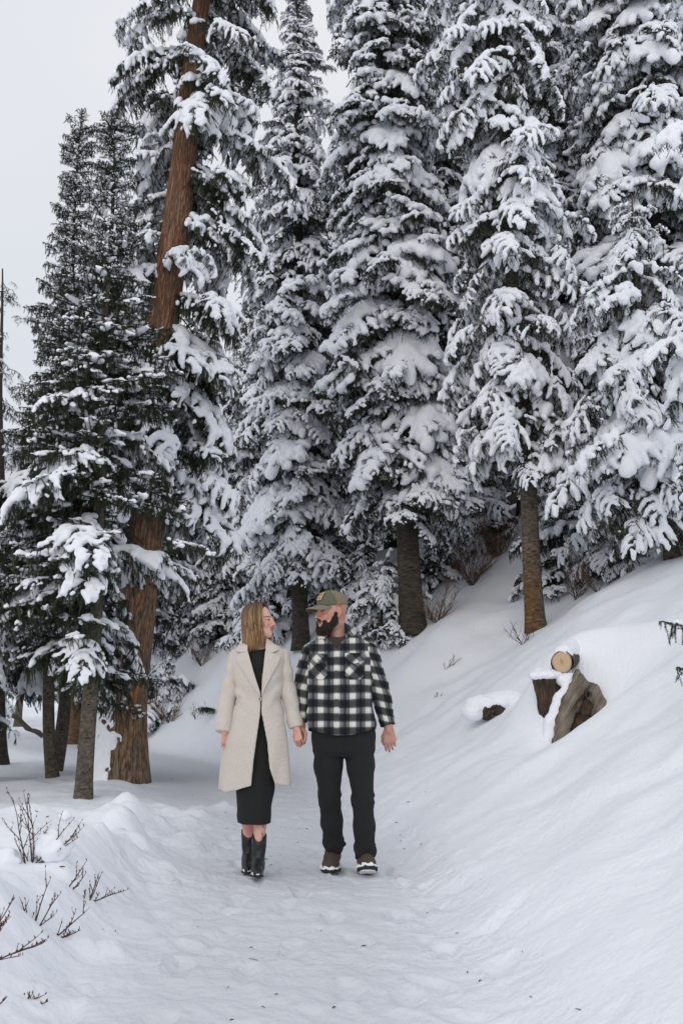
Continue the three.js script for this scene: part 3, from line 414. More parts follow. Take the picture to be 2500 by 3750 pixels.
wood('spruce_tree', 'smaller snowy spruce low behind the red trunk', -0.175, 31, 9.5, 1.8, 39, mixA);
wood('spruce_tree', 'far snowy spruce between the red trunk and narrow spruce', -0.105, 33, 11, 1.9, 40, mixB);
const back = [[-0.01, 30, 13], [0.05, 31, 15], [0.085, 27, 15], [0.15, 29, 19], [0.19, 26, 18], [0.215, 31, 19], [0.255, 28, 19], [0.30, 27, 20], [0.345, 26, 20], [0.38, 22, 17], [0.41, 27, 20], [-0.20, 36, 10], [-0.155, 40, 10], [-0.07, 38, 11], [0.0, 37, 13], [0.07, 38, 15], [0.125, 37, 19], [0.175, 36, 20], [0.24, 37, 20], [0.31, 36, 20], [0.37, 34, 20]];
back.forEach(([X, D, h], i) => wood('spruce_tree', 'snowy spruce in the dense stand up the slope', X, D, h, 2.3, 50 + i, i % 3 ? mixB : mixA, { p: 0.45, gap: 0.46, fill: 1, group: 'spruces in the dense stand up the slope' }));
// near the right edge, mostly outside the picture
buildTree({ label: 'near spruce at the right edge with bulging pads of snow', x: 4.15, z: -9.2, h: 8.5, r: 0.12, lean: [0, 0], seed: 71, y0: 1.5, gap: 0.3, nb: 6, bark: darkBark, kinds: ['heavy'], topTip: true, R: cone(8.5, 2.2, 1.15, 0.7, 0.7), rise: () => -0.3 });
// bare lichen-hung tree at the left edge
buildTree({ label: 'thin bare trunk with lichen-hung dead branches at the left edge', x: -5.66, z: -17, h: 8.8, r: 0.12, lean: [-0.52, 0], seed: 72, y0: 3.2, gap: 0.42, nb: 3, bark: darkBark, kinds: ['bare'], R: (y) => lerp(0.9, 0.35, y / 12.5), rise: () => -0.1 });
// trunks and trees along the path as it goes off to the left
const along = [[-0.262, 26, 11, 'reddish slim trunk in shade behind the young firs'], [-0.250, 24, 10, 'dark slim trunk touching the big red trunk from behind'], [-0.317, 42, 11, 'tree with pale trunk near the far walkers'], [-0.39, 30, 11, 'snowy fir beyond the bare trunk at left'], [-0.345, 52, 12, 'spruce left of the far walkers'], [-0.36, 46, 12, 'spruce beyond the left edge trunk'], [-0.27, 62, 13, 'spruce right of the far walkers'], [-0.235, 50, 13, 'snowy spruce hidden behind the big red trunk']];
along.forEach(([X, D, h, label], i) => buildTree({ name: 'spruce_tree', label, x: X * D, z: -D, h, r: 0.15, lean: [0.2, 0], seed: 90 + i, y0: i < 3 ? 3 : 1.6, gap: 0.5, nb: 5, bark: i === 0 ? barkT([1.0, 0.62, 0.45], [1.2, 0.75, 0.5]) : i === 2 ? greyBark : darkBark, kinds: mixC, topTip: true, R: cone(h, 2.5, 1.7, 0.7, 0.8), rise: () => -0.3 }));
{ const r = rng(5); for (let i = 0; i < 26; i++) { const D = 60 + r() * 95, X = -0.18 - r() * 0.26, x = X * D, s = toTrack(x, -D); if (Math.abs(s) < 3.2 || (X < -0.275 && X > -0.325)) continue; buildTree({ name: 'spruce_tree', label: 'small far spruce in the wood beside the bend of the path', group: 'far spruces along the path', x, z: -D, h: 9 + r() * 6, r: 0.17, lean: [0, 0], seed: 120 + i, y0: 1.2, gap: 0.75, nb: 5, fill: 0, bark: darkBark, kinds: mixB, topTip: true, R: cone(12, 2.5, 2.0, 0.7, 0.8), rise: () => -0.3 }); } }
{ // trees far up the mountain side, too many to count
  const r = rng(8), b = K.dark[1], m = [], q = new THREE.Quaternion();
  const far = makeFarTree(); const im = new THREE.InstancedMesh(far, M.needles, 900);
  for (let i = 0; i < 900; i++) { let x, z; do { x = -40 - r() * 190; z = -200 - r() * 200; } while (N3(x * 0.02, 4, z * 0.02) < -0.05); const s = 4 + r() * 5; im.setMatrixAt(i, new THREE.Matrix4().compose(V(x, hT(x, z) - 0.5, z), q.clone().setFromAxisAngle(Yup, r() * 6), V(s * 0.3, s, s * 0.3))); }
  im.name = 'far_wood'; tag(im, 'snow-dusted trees far up on the mountain side at left', 'wood', null, 'stuff'); scene.add(im);
}
function makeFarTree() { const mb = new MB(), r = rng(2); for (let k = 0; k < 90; k++) { const t = r(), y = 0.06 + 0.92 * t, R = (1 - t) * (0.7 + 0.5 * r()) + 0.03, a = r() * 6.28, c = r() < 0.45 ? [0.8, 0.82, 0.86] : C.needle2; const ca = Math.cos(a), sa = Math.sin(a), w = 0.25 * (1.1 - t); const i = mb.v(0, y + 0.05, 0, c), j = mb.v(ca * R - sa * w, y - 0.04, sa * R + ca * w, c), l = mb.v(ca * R + sa * w, y - 0.04, sa * R - ca * w, c); mb.t(i, j, l); } return mb.geo(); }

// ---------------------------------------------------------------- people: tools
// pattern drawing of the figures: u to the right, v downwards, in units of about 3 mm
const patY = (v) => 0.928 - 0.0029219 * (v - 1680) + 2.246e-7 * (v - 1680) ** 2;
const patX = (u, v, mid) => (u - mid) * (0.00299 - 2.5e-7 * (v - 1680));
const pattern = (mid) => (u, v, z = 0) => [patX(u, v, mid), patY(v), z];
// distance to a body of stacked oval sections [y, cx, halfWidth, halfDepth, cz]
function loft(st, e = 2.3) { // stations sorted from top to bottom
  return (x, y, z) => {
    let k = 0; while (k < st.length - 2 && y < st[k + 1][0]) k++; const A = st[k], B = st[k + 1], t = clamp((A[0] - y) / (A[0] - B[0])), s = t * t * (3 - 2 * t) * 0.5 + t * 0.5;
    const a = lerp(A[2], B[2], s), b = lerp(A[3], B[3], s), dx = Math.abs(x - lerp(A[1], B[1], s)) / a, dz = Math.abs(z - lerp(A[4] ?? 0, B[4] ?? 0, s)) / b;
    const q = Math.pow(Math.pow(dx, e) + Math.pow(dz, e), 1 / e), r = (q - 1) * Math.min(a, b) * (q < 1 ? 1 : 0.9);
    return Math.max(r, y - st[0][0], st[st.length - 1][0] - y);
  };
}
const chain = (x, y, z, P, k = 0.02) => { let d = 1e9; for (let i = 0; i + 1 < P.length; i++) d = i ? smin(d, caps(x, y, z, P[i], P[i + 1], P[i][3], P[i + 1][3]), k) : caps(x, y, z, P[i], P[i + 1], P[i][3], P[i + 1][3]); return d; };
function poly2(P) { return (x, y) => { let d = 1e9, s = 1; for (let i = 0, j = P.length - 1; i < P.length; j = i++) { const ex = P[j][0] - P[i][0], ey = P[j][1] - P[i][1], wx = x - P[i][0], wy = y - P[i][1], t = clamp((wx * ex + wy * ey) / (ex * ex + ey * ey)), bx = wx - ex * t, by = wy - ey * t; d = Math.min(d, bx * bx + by * by); const c1 = y >= P[i][1], c2 = y < P[j][1], c3 = ex * wy > ey * wx; if ((c1 && c2 && c3) || (!c1 && !c2 && !c3)) s = -s; } return s * Math.sqrt(d); }; }
// a piece of cloth of outline P (seen from the front) lying on the surface of `on`
function drape(P, on, { t = 0.003, off = 0.003, zMin = -0.02, cell = 0.0045, zMax = 0.3 } = {}) {
  const q = poly2(P), xs = P.map((p) => p[0]), ys = P.map((p) => p[1]), m = 0.012;
  return net((x, y, z) => Math.max(smax(q(x, y), Math.abs(on(x, y, z) - off) - t, 0.004), zMin - z), [Math.min(...xs) - m, Math.min(...ys) - m, zMin], [Math.max(...xs) + m, Math.max(...ys) + m, zMax], cell);
}
function turnedHead([cx, cy, cz], yaw, pitch, roll = 0) { // body -> head axes and back
  const m = new THREE.Matrix4().makeRotationFromEuler(new THREE.Euler(pitch, yaw, roll, 'YXZ')).setPosition(cx, cy, cz), e = m.clone().invert().elements;
  return { m, to: (x, y, z) => [e[0] * x + e[4] * y + e[8] * z + e[12], e[1] * x + e[5] * y + e[9] * z + e[13], e[2] * x + e[6] * y + e[10] * z + e[14]] };
}
function headField(f) { // distance to a head in its own axes: face towards +z
  return (x, y, z) => {
    const ax = Math.abs(x);
    let d = elli(x, y, z, [0, 0.045, -0.018], [0.077 * f.w, 0.088, 0.098]);
    d = smin(d, elli(x, y, z, [0, -0.032, 0.022], [0.062 * f.w, 0.084, 0.070]), 0.03);
    d = smin(d, elli(x, y, z, [0, -0.098, 0.062], [0.026 * f.jaw, 0.02, 0.022]), 0.035);
    d = smin(d, elli(ax, y, z, [0.044 * f.w, -0.075, 0.012], [0.018 * f.jaw, 0.03, 0.04]), 0.03);
    d = smin(d, elli(ax, y, z, [0.038, -0.03, 0.070], [0.024, 0.020, 0.016]), 0.018);
    d = smin(d, caps(ax, y, z, [0.008, 0.028, 0.088], [0.045, 0.026, 0.066], f.brow, f.brow * 0.8), 0.014);
    d = smin(d, caps(x, y, z, [0, 0.018, 0.089], [0, -0.026, 0.108 + f.nose], 0.0085, 0.0105), 0.012);
    d = smin(d, elli(x, y, z, [0, -0.030, 0.110 + f.nose], [0.0115 * (f.tip ?? 1), 0.010 * (f.tip ?? 1), 0.011 * (f.tip ?? 1)]), 0.006);
    d = smin(d, elli(ax, y, z, [0.012, -0.034, 0.098], [0.008, 0.008, 0.010]), 0.006);
    d = smax(d, -elli(ax, y, z, [0.032, 0.006, 0.096], [0.018, 0.011, 0.013]), 0.012);
    d = smin(d, elli(ax, y, z, [0.032, 0.006, 0.0745], [0.0135, 0.0125, 0.0125]), 0.002);
    d = smin(d, caps(ax, y, z, [0.016, 0.010, 0.0875], [0.047, 0.010, 0.074], 0.0042, 0.004), 0.005);
    // smiling mouth
    const my = -0.062 + 9 * ax * ax * f.smile;
    d = smin(d, elli(x, y, z, [0, -0.062, 0.070], [0.034, 0.024, 0.022]), 0.018);
    d = smin(d, elli(x, y, z, [0, my + 0.0075, 0.0885 - 9 * ax * ax], [0.026, 0.0045, 0.0065]), 0.005);
    d = smin(d, elli(x, y, z, [0, my - 0.0105, 0.086 - 9 * ax * ax], [0.021, 0.005, 0.007]), 0.005);
    d = smax(d, -elli(x, y, z, [0, my - 0.001, 0.094 - 9 * ax * ax], [0.024, 0.0045 * f.open, 0.009]), 0.002);
    // ear
    let e = elli(ax - (z + 0.01) * -0.25, y, z, [0.079 * f.w, 0.0, -0.012], [0.008, 0.032, 0.019]); e = smax(e, -elli(ax, y, z, [0.091 * f.w, 0.003, -0.008], [0.008, 0.02, 0.010]), 0.006); e = smin(e, elli(ax, y, z, [0.079 * f.w, -0.028, -0.006], [0.007, 0.011, 0.009]), 0.008);
    return smin(d, e, 0.006);
  };
}
function headPaint(f) {
  return (x, y, z) => {
    const ax = Math.abs(x), my = -0.062 + 9 * ax * ax * f.smile; let c = f.skin.slice();
    c = mixc(c, f.blush, 0.75 * Math.exp(-((ax - 0.042) ** 2 + (y + 0.028) ** 2) / 0.0007) + 0.55 * Math.exp(-(x * x + (y + 0.03) ** 2 + (z - 0.115) ** 2) / 0.0004) + (ax > 0.074 && Math.abs(y) < 0.05 && z < 0.02 ? 0.55 : 0));
    if (z > 0.05) {
      if (y > 0.022 && y < 0.036 && ax > 0.012 && ax < 0.052) c = mixc(c, f.hair, 0.85 * sstep(0.008, 0.002, Math.abs(y - 0.0305 + (ax - 0.03) * 0.06)));
      const ex = (ax - 0.032) / 0.0125, ey = (y - 0.0045) / f.eye;
      if (ex * ex + ey * ey < 1 && z > 0.074) { c = [0.5, 0.48, 0.46]; if (Math.abs(ax - 0.032 - 0.001) < 0.0058) c = f.iris; }
      if (Math.abs(ex) < 1.2 && y > 0.004 && y < 0.0125 && Math.abs(Math.hypot(ex, ey) - 1.1) < 0.32) c = mixc(c, [0.02, 0.015, 0.012], 0.85);
      const mw = (ax / 0.027) ** 2;
      if (mw < 1) { const u = y - my; if (Math.abs(u) < 0.0058 * f.open * (1 - mw * 0.6)) c = u > -0.0038 * f.open ? [0.56, 0.52, 0.45] : [0.16, 0.03, 0.03]; else if (Math.abs(u - 0.0) < 0.0155 * (1 - mw * 0.5)) c = mixc(c, f.lip, 0.85); }
      if (Math.hypot((ax - 0.007) / 0.005, (y + 0.039) / 0.004) < 1 && z > 0.095) c = mixc(c, [0.08, 0.02, 0.015], 0.7);
    }
    return f.after ? f.after(c, x, y, z) : c;
  };
}
// a hand in its own axes: wrist at the origin, fingers down, palm towards +z, thumb towards +x
function handGeo({ curl = [0.35, 0.4, 0.45, 0.5], spread = 0.05, thumb = 0.4, size = 1, slim = 1, cell = 0.003, wrist = 0.03 }) {
  const F = []; const bx = [0.027, 0.009, -0.010, -0.027], by = [-0.086, -0.091, -0.088, -0.080], L = [0.072, 0.080, 0.074, 0.058];
  for (let i = 0; i < 4; i++) { let a = curl[i], p = [bx[i] * slim, by[i], 0.002], sx = (1.5 - i) * spread; const rad = [0.0092, 0.0094, 0.009, 0.008][i] * slim; const ps = [[...p, rad]]; const seg = [0.47, 0.30, 0.23]; for (let k = 0; k < 3; k++) { const l = L[i] * seg[k]; p = [p[0] + Math.sin(sx) * l * Math.cos(a), p[1] - Math.cos(a) * l, p[2] + Math.sin(a) * l]; ps.push([...p, rad * (1 - 0.12 * (k + 1))]); a += curl[i] * (k ? 0.7 : 1.15); } F.push(ps); }
  const T = [[0.022 * slim, -0.022, 0.006, 0.014 * slim], [0.040 * slim, -0.052, 0.012 + 0.014 * thumb, 0.0115 * slim], [0.046 * slim - 0.010 * thumb, -0.082, 0.016 + 0.03 * thumb, 0.0095 * slim], [0.044 * slim - 0.022 * thumb, -0.104, 0.018 + 0.042 * thumb, 0.0078 * slim]];
  const f = (X, Y, Z) => {
    const x = X / size, y = Y / size, z = Z / size; let p = 1e9;
    for (let i = 0; i < 4; i++) p = smin(p, caps(x, y, z * 1.25, [bx[i] * 0.55 * slim, -0.012, 0.002], [bx[i] * slim, by[i] + 0.004, 0.002], 0.0145 * slim, 0.0128 * slim), 0.012);
    p = smin(p, caps(x, y, z, [0, wrist, 0], [0, -0.012, 0], 0.0255 * slim, 0.024 * slim), 0.012); p = smin(p, chain(x, y, z, T, 0.006), 0.010);
    let q = 1e9; for (const c of F) q = Math.min(q, chain(x, y, z, c, 0.003)); return smin(p, q, 0.004) * size;
  };
  const s = size; return net(f, [-0.06 * s, -0.19 * s, -0.045 * s], [0.07 * s, (wrist + 0.02) * s, 0.115 * s], cell);
}
const moved = (g, m) => outward(g.clone().applyMatrix4(m));
const place = (p, e, s = [1, 1, 1]) => new THREE.Matrix4().compose(V(...p), new THREE.Quaternion().setFromEuler(new THREE.Euler(...e)), V(...s));
function joined(list) { const a = list.map((g) => { const q = new THREE.BufferGeometry(); for (const n of ['position', 'normal', 'uv', 'color']) q.setAttribute(n, g.attributes[n].clone()); q.setIndex(g.index.clone()); return q; }); return mergeGeometries(a); }
const cloth = (c, o = {}) => new THREE.MeshStandardMaterial({ color: new THREE.Color(...c), roughness: 0.95, ...o });
const skinMat = new THREE.MeshPhysicalMaterial({ vertexColors: true, roughness: 0.55 });
function hairTufts(list) { // flattened tapering locks: {p: points, w, t, col(k)}
  const mb = new MB(); for (const l of list) mb.tube(l.p, (k, a) => { const u = k / (l.p.length - 1), e = Math.sqrt(Math.max(0.02, 1 - Math.pow(u, 5))) * (0.75 + 0.25 * Math.min(1, u * 6)); return e * Math.hypot(Math.cos(a) * l.w, Math.sin(a) * l.t); }, 7, l.col); return mb.geo();
}

// ---------------------------------------------------------------- the woman
{
  const P = pattern(600), root = thing('person', 'woman in long beige wool coat over a black dress with black ankle boots', 'person', [-0.555, 0, -6.95]);
  const f = { w: 0.93, jaw: 0.85, brow: 0.009, nose: 0.002, tip: 0.8, smile: 1.0, open: 0.7, eye: 0.0052, skin: S(216, 170, 152), blush: S(206, 130, 118), lip: S(168, 78, 80), hair: S(92, 68, 50), iris: S(70, 74, 66) };
  const H = turnedHead([-0.008, 1.668, 0.0], 1.2, -0.10, -0.06), hf = headField(f), hs = 0.94;
  const head = net((x, y, z) => { const [a, b, c] = H.to(x, y, z); let d = hf(a / hs, b / hs, c / hs) * hs; d = smin(d, caps(x, y, z, [-0.012, 1.60, -0.01], [-0.012, 1.47, -0.015], 0.046, 0.052), 0.025); return smin(d, elli(x, y, z, [-0.012, 1.43, -0.01], [0.15, 0.07, 0.07]), 0.05); }, [-0.17, 1.40, -0.13], [0.15, 1.82, 0.13], 0.0032);
  const hp = headPaint(f); paint(head, (x, y, z) => { const [a, b, c] = H.to(x, y, z); return b / hs < -0.13 ? f.skin : hp(a / hs, b / hs, c / hs); });
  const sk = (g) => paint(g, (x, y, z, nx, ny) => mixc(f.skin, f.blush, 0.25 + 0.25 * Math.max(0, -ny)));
  const hand = handGeo({ curl: [0.28, 0.34, 0.42, 0.5], thumb: 0.35, slim: 0.86, size: 0.95 });
  const handL = handGeo({ curl: [0.55, 0.6, 0.65, 0.7], thumb: 0.2, slim: 0.86, size: 0.92 });
  const limbs = net((x, y, z) => { let d = loft([[1.42, -0.012, 0.12, 0.06], [1.3, -0.012, 0.11, 0.065], [1.08, 0, 0.09, 0.06], [0.9, 0, 0.10, 0.065], [0.8, 0, 0.09, 0.06]])(x, y, z); for (const s of [-1, 1]) d = smin(d, chain(x, y, z, [[s * 0.135 - 0.012, 1.40, 0, 0.042], [s * 0.195, 1.17, 0, 0.036], [s < 0 ? -0.228 : 0.248, 0.95, s < 0 ? 0.08 : 0.045, 0.026]], 0.01), 0.03); return d; }, [-0.3, 0.77, -0.14], [0.33, 1.48, 0.14], 0.014);
  const leg = (ax, az, kx, kz) => net((x, y, z) => { let d = chain(x, y, z, [[kx * 0.75, 0.80, 0.01, 0.05], [kx, 0.48, kz, 0.046], [lerp(kx, ax, 0.35), 0.36, lerp(kz, az, 0.35) - 0.014, 0.046], [ax, 0.23, az - 0.012, 0.037], [ax, 0.10, az, 0.029], [ax, 0.05, az + 0.02, 0.03]], 0.03); return d; }, [-0.2, 0.02, -0.2], [0.16, 0.88, 0.3], 0.0085);
  const legR = leg(-0.070, -0.06, -0.078, 0.02), legL = leg(0.012, 0.092, 0.014, 0.05);
  // small dark sprigs tattooed on her left shin
  const legLp = paint(legL, (x, y, z) => { const c = mixc(f.skin, f.blush, 0.12); const t = poly2([[0.035, 0.33], [0.047, 0.322], [0.043, 0.305], [0.034, 0.31]])(x, y), u = Math.min(caps(x, y, 0, [0.028, 0.285, 0], [0.038, 0.255, 0], 0.002, 0.004), caps(x, y, 0, [0.036, 0.272, 0], [0.034, 0.245, 0], 0.002, 0.004)); return t < 0 || u < 0 ? mixc(c, [0.05, 0.05, 0.05], 0.7) : c; });
  const body = joined([head, sk(limbs), sk(legR), legLp, sk(moved(hand, place([-0.228, 0.935, 0.085], [0.10, 0.35, 0.08], [1, 1, -1]))), sk(moved(handL, place([0.252, 0.952, 0.055], [-0.1, -0.35, 0.16], [-1, 1, -1])))]);
  part('body', body, skinMat, root);
  // dress
  const dressF = (x, y, z) => { let d = loft([[1.495, -0.012, 0.085, 0.066, -0.005], [1.44, -0.012, 0.135, 0.088], [1.36, -0.012, 0.14, 0.105, 0.01], [1.28, -0.01, 0.135, 0.11, 0.012], [1.12, 0, 0.115, 0.09, 0.01], [0.98, -0.01, 0.14, 0.105], [0.80, -0.02, 0.145, 0.11, 0.02], [0.56, -0.025, 0.128, 0.115, 0.045], [0.335, -0.028, 0.108, 0.115, 0.045]], 2.2)(x, y, z); d = smax(d, -elli(x, y, z, [-0.012, 1.56, 0.01], [0.085, 0.085, 0.2]), 0.006); return d + 0.006 * N3(x * 9, y * 3.2, z * 9) + 0.003 * Math.sin((y + x * 0.5) * 30 + 4 * N3(x * 6, y * 6, z)) + 0.003 * N3(x * 22, y * 5, z * 22); };
  part('dress', net(dressF, [-0.2, 0.31, -0.16], [0.18, 1.53, 0.19], 0.0085), cloth([0.009, 0.0095, 0.0095], { roughness: 0.9, bumpMap: knit, bumpScale: 0.002 }), root);
  // coat
  const bodyL = [[1.565, -0.012, 0.052, 0.062, -0.03], [1.535, -0.012, 0.085, 0.078, -0.02], [1.50, -0.014, 0.150, 0.096, -0.008], [1.465, -0.016, 0.188, 0.108], [1.40, -0.014, 0.185, 0.125, 0.008], [1.28, -0.012, 0.172, 0.135, 0.012], [1.15, -0.010, 0.158, 0.128, 0.012], [1.02, -0.015, 0.180, 0.14, 0.012], [0.85, -0.02, 0.212, 0.155, 0.02], [0.70, -0.022, 0.232, 0.165, 0.02], [0.545, -0.022, 0.245, 0.175, 0.02]];
  const outer = loft(bodyL, 2.25);
  const fold = (x, y, z) => 0.009 * N3(x * 6, y * 2.2, z * 6) * sstep(1.45, 1.0, y) + 0.006 * Math.sin((y - Math.abs(x + 0.01) * 0.9) * 46 + 3 * N3(x * 5, y * 5, z * 5)) * sstep(0.16, 0.02, Math.abs(y - 1.17)) * sstep(0.02, 0.1, Math.abs(x + 0.01)) + 0.003 * N3(x * 16, y * 8, z * 16) + 0.010 * Math.sin(Math.atan2(x, z) * 9 + 1.3 * Math.sin(y * 4)) * sstep(1.0, 0.55, y) * 0.7;
  const coatF = (x, y, z) => outer(x, y, z) + fold(x, y, z);
  const gapP = poly2([P(571, 1494), P(579, 1456), P(608, 1452), P(613, 1494), P(606, 1560), P(605.5, 1604), P(606, 1636), P(620, 1700), P(627, 1760), P(638, 1792), P(641, 1830), P(587, 1830), P(587, 1806), P(592, 1740), P(599, 1680), P(604, 1636), P(604.5, 1604), P(589, 1550)].map((p) => [p[0], p[1]]));
  const hem = (x) => 0.568 + 0.05 * x + 0.02 * Math.cos(x * 14) + (x > 0.02 ? 0.02 : 0);
  const coatMesh = net((x, y, z) => { const o = coatF(x, y, z); let d = smax(o, -(o + 0.016), 0.004); d = smax(d, hem(x) - y, 0.004); if (z > 0) d = smax(d, -gapP(x, y), 0.006); d = smax(d, -(elli(x, y, z, [-0.012, 1.60, 0.0], [0.062, 0.09, 0.075])), 0.01); return d; }, [-0.30, 0.52, -0.22], [0.28, 1.58, 0.24], 0.0075);
  const coatUV = (g, o = 0) => setUV(g, (x, y, z) => [(x + z * 0.7) / 0.12 + o, y / 0.12]);
  const coatMat = new THREE.MeshPhysicalMaterial({ map: wool, roughness: 1, sheen: 0.35, sheenRoughness: 0.7, sheenColor: new THREE.Color(0.72, 0.66, 0.57), bumpMap: woolB, bumpScale: 0.0015 });
  const coat = part('coat', coatUV(coatMesh), coatMat, root);
  const sleeve = (A) => { const top = A[0], end = A[A.length - 1]; return net((x, y, z) => { let d = chain(x, y, z, A, 0.03) + 0.004 * N3(x * 18, y * 9, z * 18) + 0.007 * Math.sin(y * 38 + x * 20 + 3 * N3(x * 8, y * 5, z * 8)) * sstep(0.24, 0.03, Math.abs(y - A[1][1] - 0.02)); const cut = ((x - end[0]) * (end[0] - A[1][0]) + (y - end[1]) * (end[1] - A[1][1]) + (z - end[2]) * (end[2] - A[1][2])) / Math.hypot(end[0] - A[1][0], end[1] - A[1][1], end[2] - A[1][2]); d = smax(d, cut, 0.005); return smax(d, -Math.max(d + 0.010, -cut - 0.05), 0.003); }, [Math.min(...A.map((p) => p[0])) - 0.1, end[1] - 0.05, -0.14], [Math.max(...A.map((p) => p[0])) + 0.1, top[1] + 0.11, 0.16], 0.007); };
  part('sleeve', coatUV(sleeve([[-0.163, 1.432, -0.005, 0.060], [-0.212, 1.20, 0.0, 0.059], [-0.240, 0.98, 0.055, 0.055], [-0.243, 0.925, 0.075, 0.056]])), coatMat, coat);
  part('sleeve', coatUV(sleeve([[0.142, 1.432, -0.005, 0.058], [0.190, 1.20, -0.005, 0.055], [0.236, 1.0, 0.03, 0.047], [0.246, 0.955, 0.042, 0.045]])), coatMat, coat);
  const pt = (l) => l.map(([u, v]) => P(u, v).slice(0, 2));
  const lap = { t: 0.0045, off: 0.006, zMin: 0.0, cell: 0.004 };
  part('lapel', coatUV(drape(pt([[563, 1497], [544, 1512], [556, 1533], [574, 1560], [592, 1587], [604.5, 1604], [603, 1590], [590, 1552], [573, 1497]]), coatF, lap), 0.3), coatMat, coat);
  part('lapel', coatUV(drape(pt([[621, 1499], [648, 1510], [641, 1530], [627, 1556], [614, 1584], [605.5, 1603], [606, 1588], [608, 1560], [612, 1497]]), coatF, { ...lap, off: 0.009 }), 0.3), coatMat, coat);
  part('collar', coatUV(drape(pt([[560, 1478], [548, 1484], [543, 1498], [560, 1502], [573, 1499], [572, 1486]]), coatF, { ...lap, off: 0.010 }), 0.5), coatMat, coat);
  part('collar', coatUV(drape(pt([[611, 1466], [626, 1476], [643, 1495], [627, 1503], [613, 1500], [612, 1486]]), coatF, { ...lap, off: 0.011 }), 0.5), coatMat, coat);
  for (const l of [[[547, 1595], [560, 1600], [559.5, 1603], [546.5, 1598]], [[637, 1604], [645, 1600], [645.5, 1603], [637.5, 1607]]]) part('pocket_welt', coatUV(drape(pt(l), coatF, { t: 0.003, off: 0.003, cell: 0.003 }), 0.1), coatMat, coat);
  { const g = new THREE.CylinderGeometry(0.0115, 0.0115, 0.005, 28); g.rotateX(Math.PI / 2); const [x, y] = P(602.5, 1606); let z = 0.2; while (coatF(x, y, z) > 0 && z > 0) z -= 0.001; g.translate(x, y, z + 0.006); part('button', g, cloth(S(176, 160, 140), { roughness: 0.4 }), coat); const r2 = new THREE.TorusGeometry(0.0105, 0.0022, 8, 28); r2.translate(x, y, z + 0.009); const b = part('button_rim', r2, cloth(S(205, 190, 170), { roughness: 0.35 }), coat); b.name = 'button'; const h = new THREE.TorusGeometry(0.003, 0.0013, 6, 14); h.translate(x, y, z + 0.009); part('thread', h, cloth(S(60, 50, 42)), coat); }
  // boots
  const bootMat = new THREE.MeshStandardMaterial({ color: new THREE.Color(0.012, 0.0125, 0.013), roughness: 0.42, bumpMap: leather, bumpScale: 0.004 });
  const bootF = (x, y, z) => { let d = loft([[0.265, 0, 0.050, 0.058, -0.014], [0.20, 0, 0.048, 0.055, -0.012], [0.12, 0, 0.040, 0.047, -0.01], [0.085, 0, 0.036, 0.055, 0.0], [0.03, 0, 0.03, 0.05, 0]])(x, y, z); d = smin(d, chain(x, y, z, [[0, 0.075, -0.02, 0.034], [0, 0.055, 0.05, 0.034], [0, 0.036, 0.115, 0.030], [0, 0.03, 0.155, 0.016]], 0.03), 0.03); d = smax(d, y - (0.235 + 0.022 * Math.cos(Math.atan2(x, z + 0.012) * 2 + Math.PI)), 0.004); return Math.max(d, 0.016 - y) + 0.003 * N3(x * 30, y * 22, z * 30) * sstep(0.02, 0.06, y); };
  const bootG = net((x, y, z) => { const d = bootF(x, y, z); return smax(d, -Math.max(d + 0.009, 0.19 - y), 0.002); }, [-0.07, 0, -0.09], [0.07, 0.29, 0.19], 0.004); setUV(bootG, (x, y, z) => [(x + z) / 0.15, y / 0.15]);
  const soleG = net((x, y, z) => Math.max(chain(x, 0.0, z, [[0, 0, -0.02, 0.030], [0, 0, 0.06, 0.029], [0, 0, 0.11, 0.033], [0, 0, 0.155, 0.017]], 0.03), Math.abs(y - 0.012) - 0.007), [-0.06, -0.005, -0.07], [0.06, 0.03, 0.19], 0.004);
  const heelG = net((x, y, z) => Math.max(elli(x, 0, z, [0, 0, -0.024], [0.03, 1, 0.032]), Math.abs(y + 0.009) - 0.02), [-0.05, -0.04, -0.08], [0.05, 0.03, 0.03], 0.004);
  const clump = (seed, lo, hi, ex) => net((x, y, z) => ex(x, y, z) + 0.006 * N3(x * 70 + seed, y * 70, z * 70) + 0.007 * N3(x * 30, y * 30 + seed, z * 30), lo, hi, 0.0035);
  const bootSnow = net((x, y, z) => Math.max(Math.abs(bootF(x, y, z) - 0.001) - 0.0035, 0.016 - y, (y - 0.019 - 0.035 * N3(x * 42, 1.5, z * 36) - 0.012 * N3(x * 110, y * 90, z * 110) - (z > 0.11 ? 0.006 : 0)), 0.05 - z), [-0.05, 0.01, 0.04], [0.05, 0.075, 0.19], 0.0032);
  const strap = new THREE.TorusGeometry(0.012, 0.003, 8, 20, Math.PI); 
  [[-0.072, 0.022, -0.06, 0.05, 0.0], [0.012, 0.010, 0.125, -0.02, 0.10]].forEach(([x, y, z, yaw, pit], i) => {
    const b = new THREE.Group(); b.name = 'boot'; b.position.set(x, y + hFine(x - 0.555, z - 6.95) - 0.008, z); b.rotation.set(-pit, yaw, 0); root.add(b);
    part('upper', bootG, bootMat, b); part('sole', soleG, cloth([0.012, 0.012, 0.012], { roughness: 0.7 }), b); part('heel', heelG, cloth([0.012, 0.012, 0.012], { roughness: 0.6 }), b); part('snow', bootSnow, M.snow, b);
    for (const s of [-1, 1]) { const t = part('pull_strap', strap, bootMat, b); t.position.set(s * 0.044, 0.252, -0.012); t.rotation.y = Math.PI / 2; }
  });
  for (const [x, y, z] of [[-0.240, 0.825, 0.10]]) { const g = new THREE.TorusGeometry(0.0088, 0.0014, 8, 20); g.rotateX(Math.PI / 2); g.translate(x, y, z); part('ring', g, new THREE.MeshStandardMaterial({ color: 0xd8d4cc, metalness: 1, roughness: 0.25 }), root); }
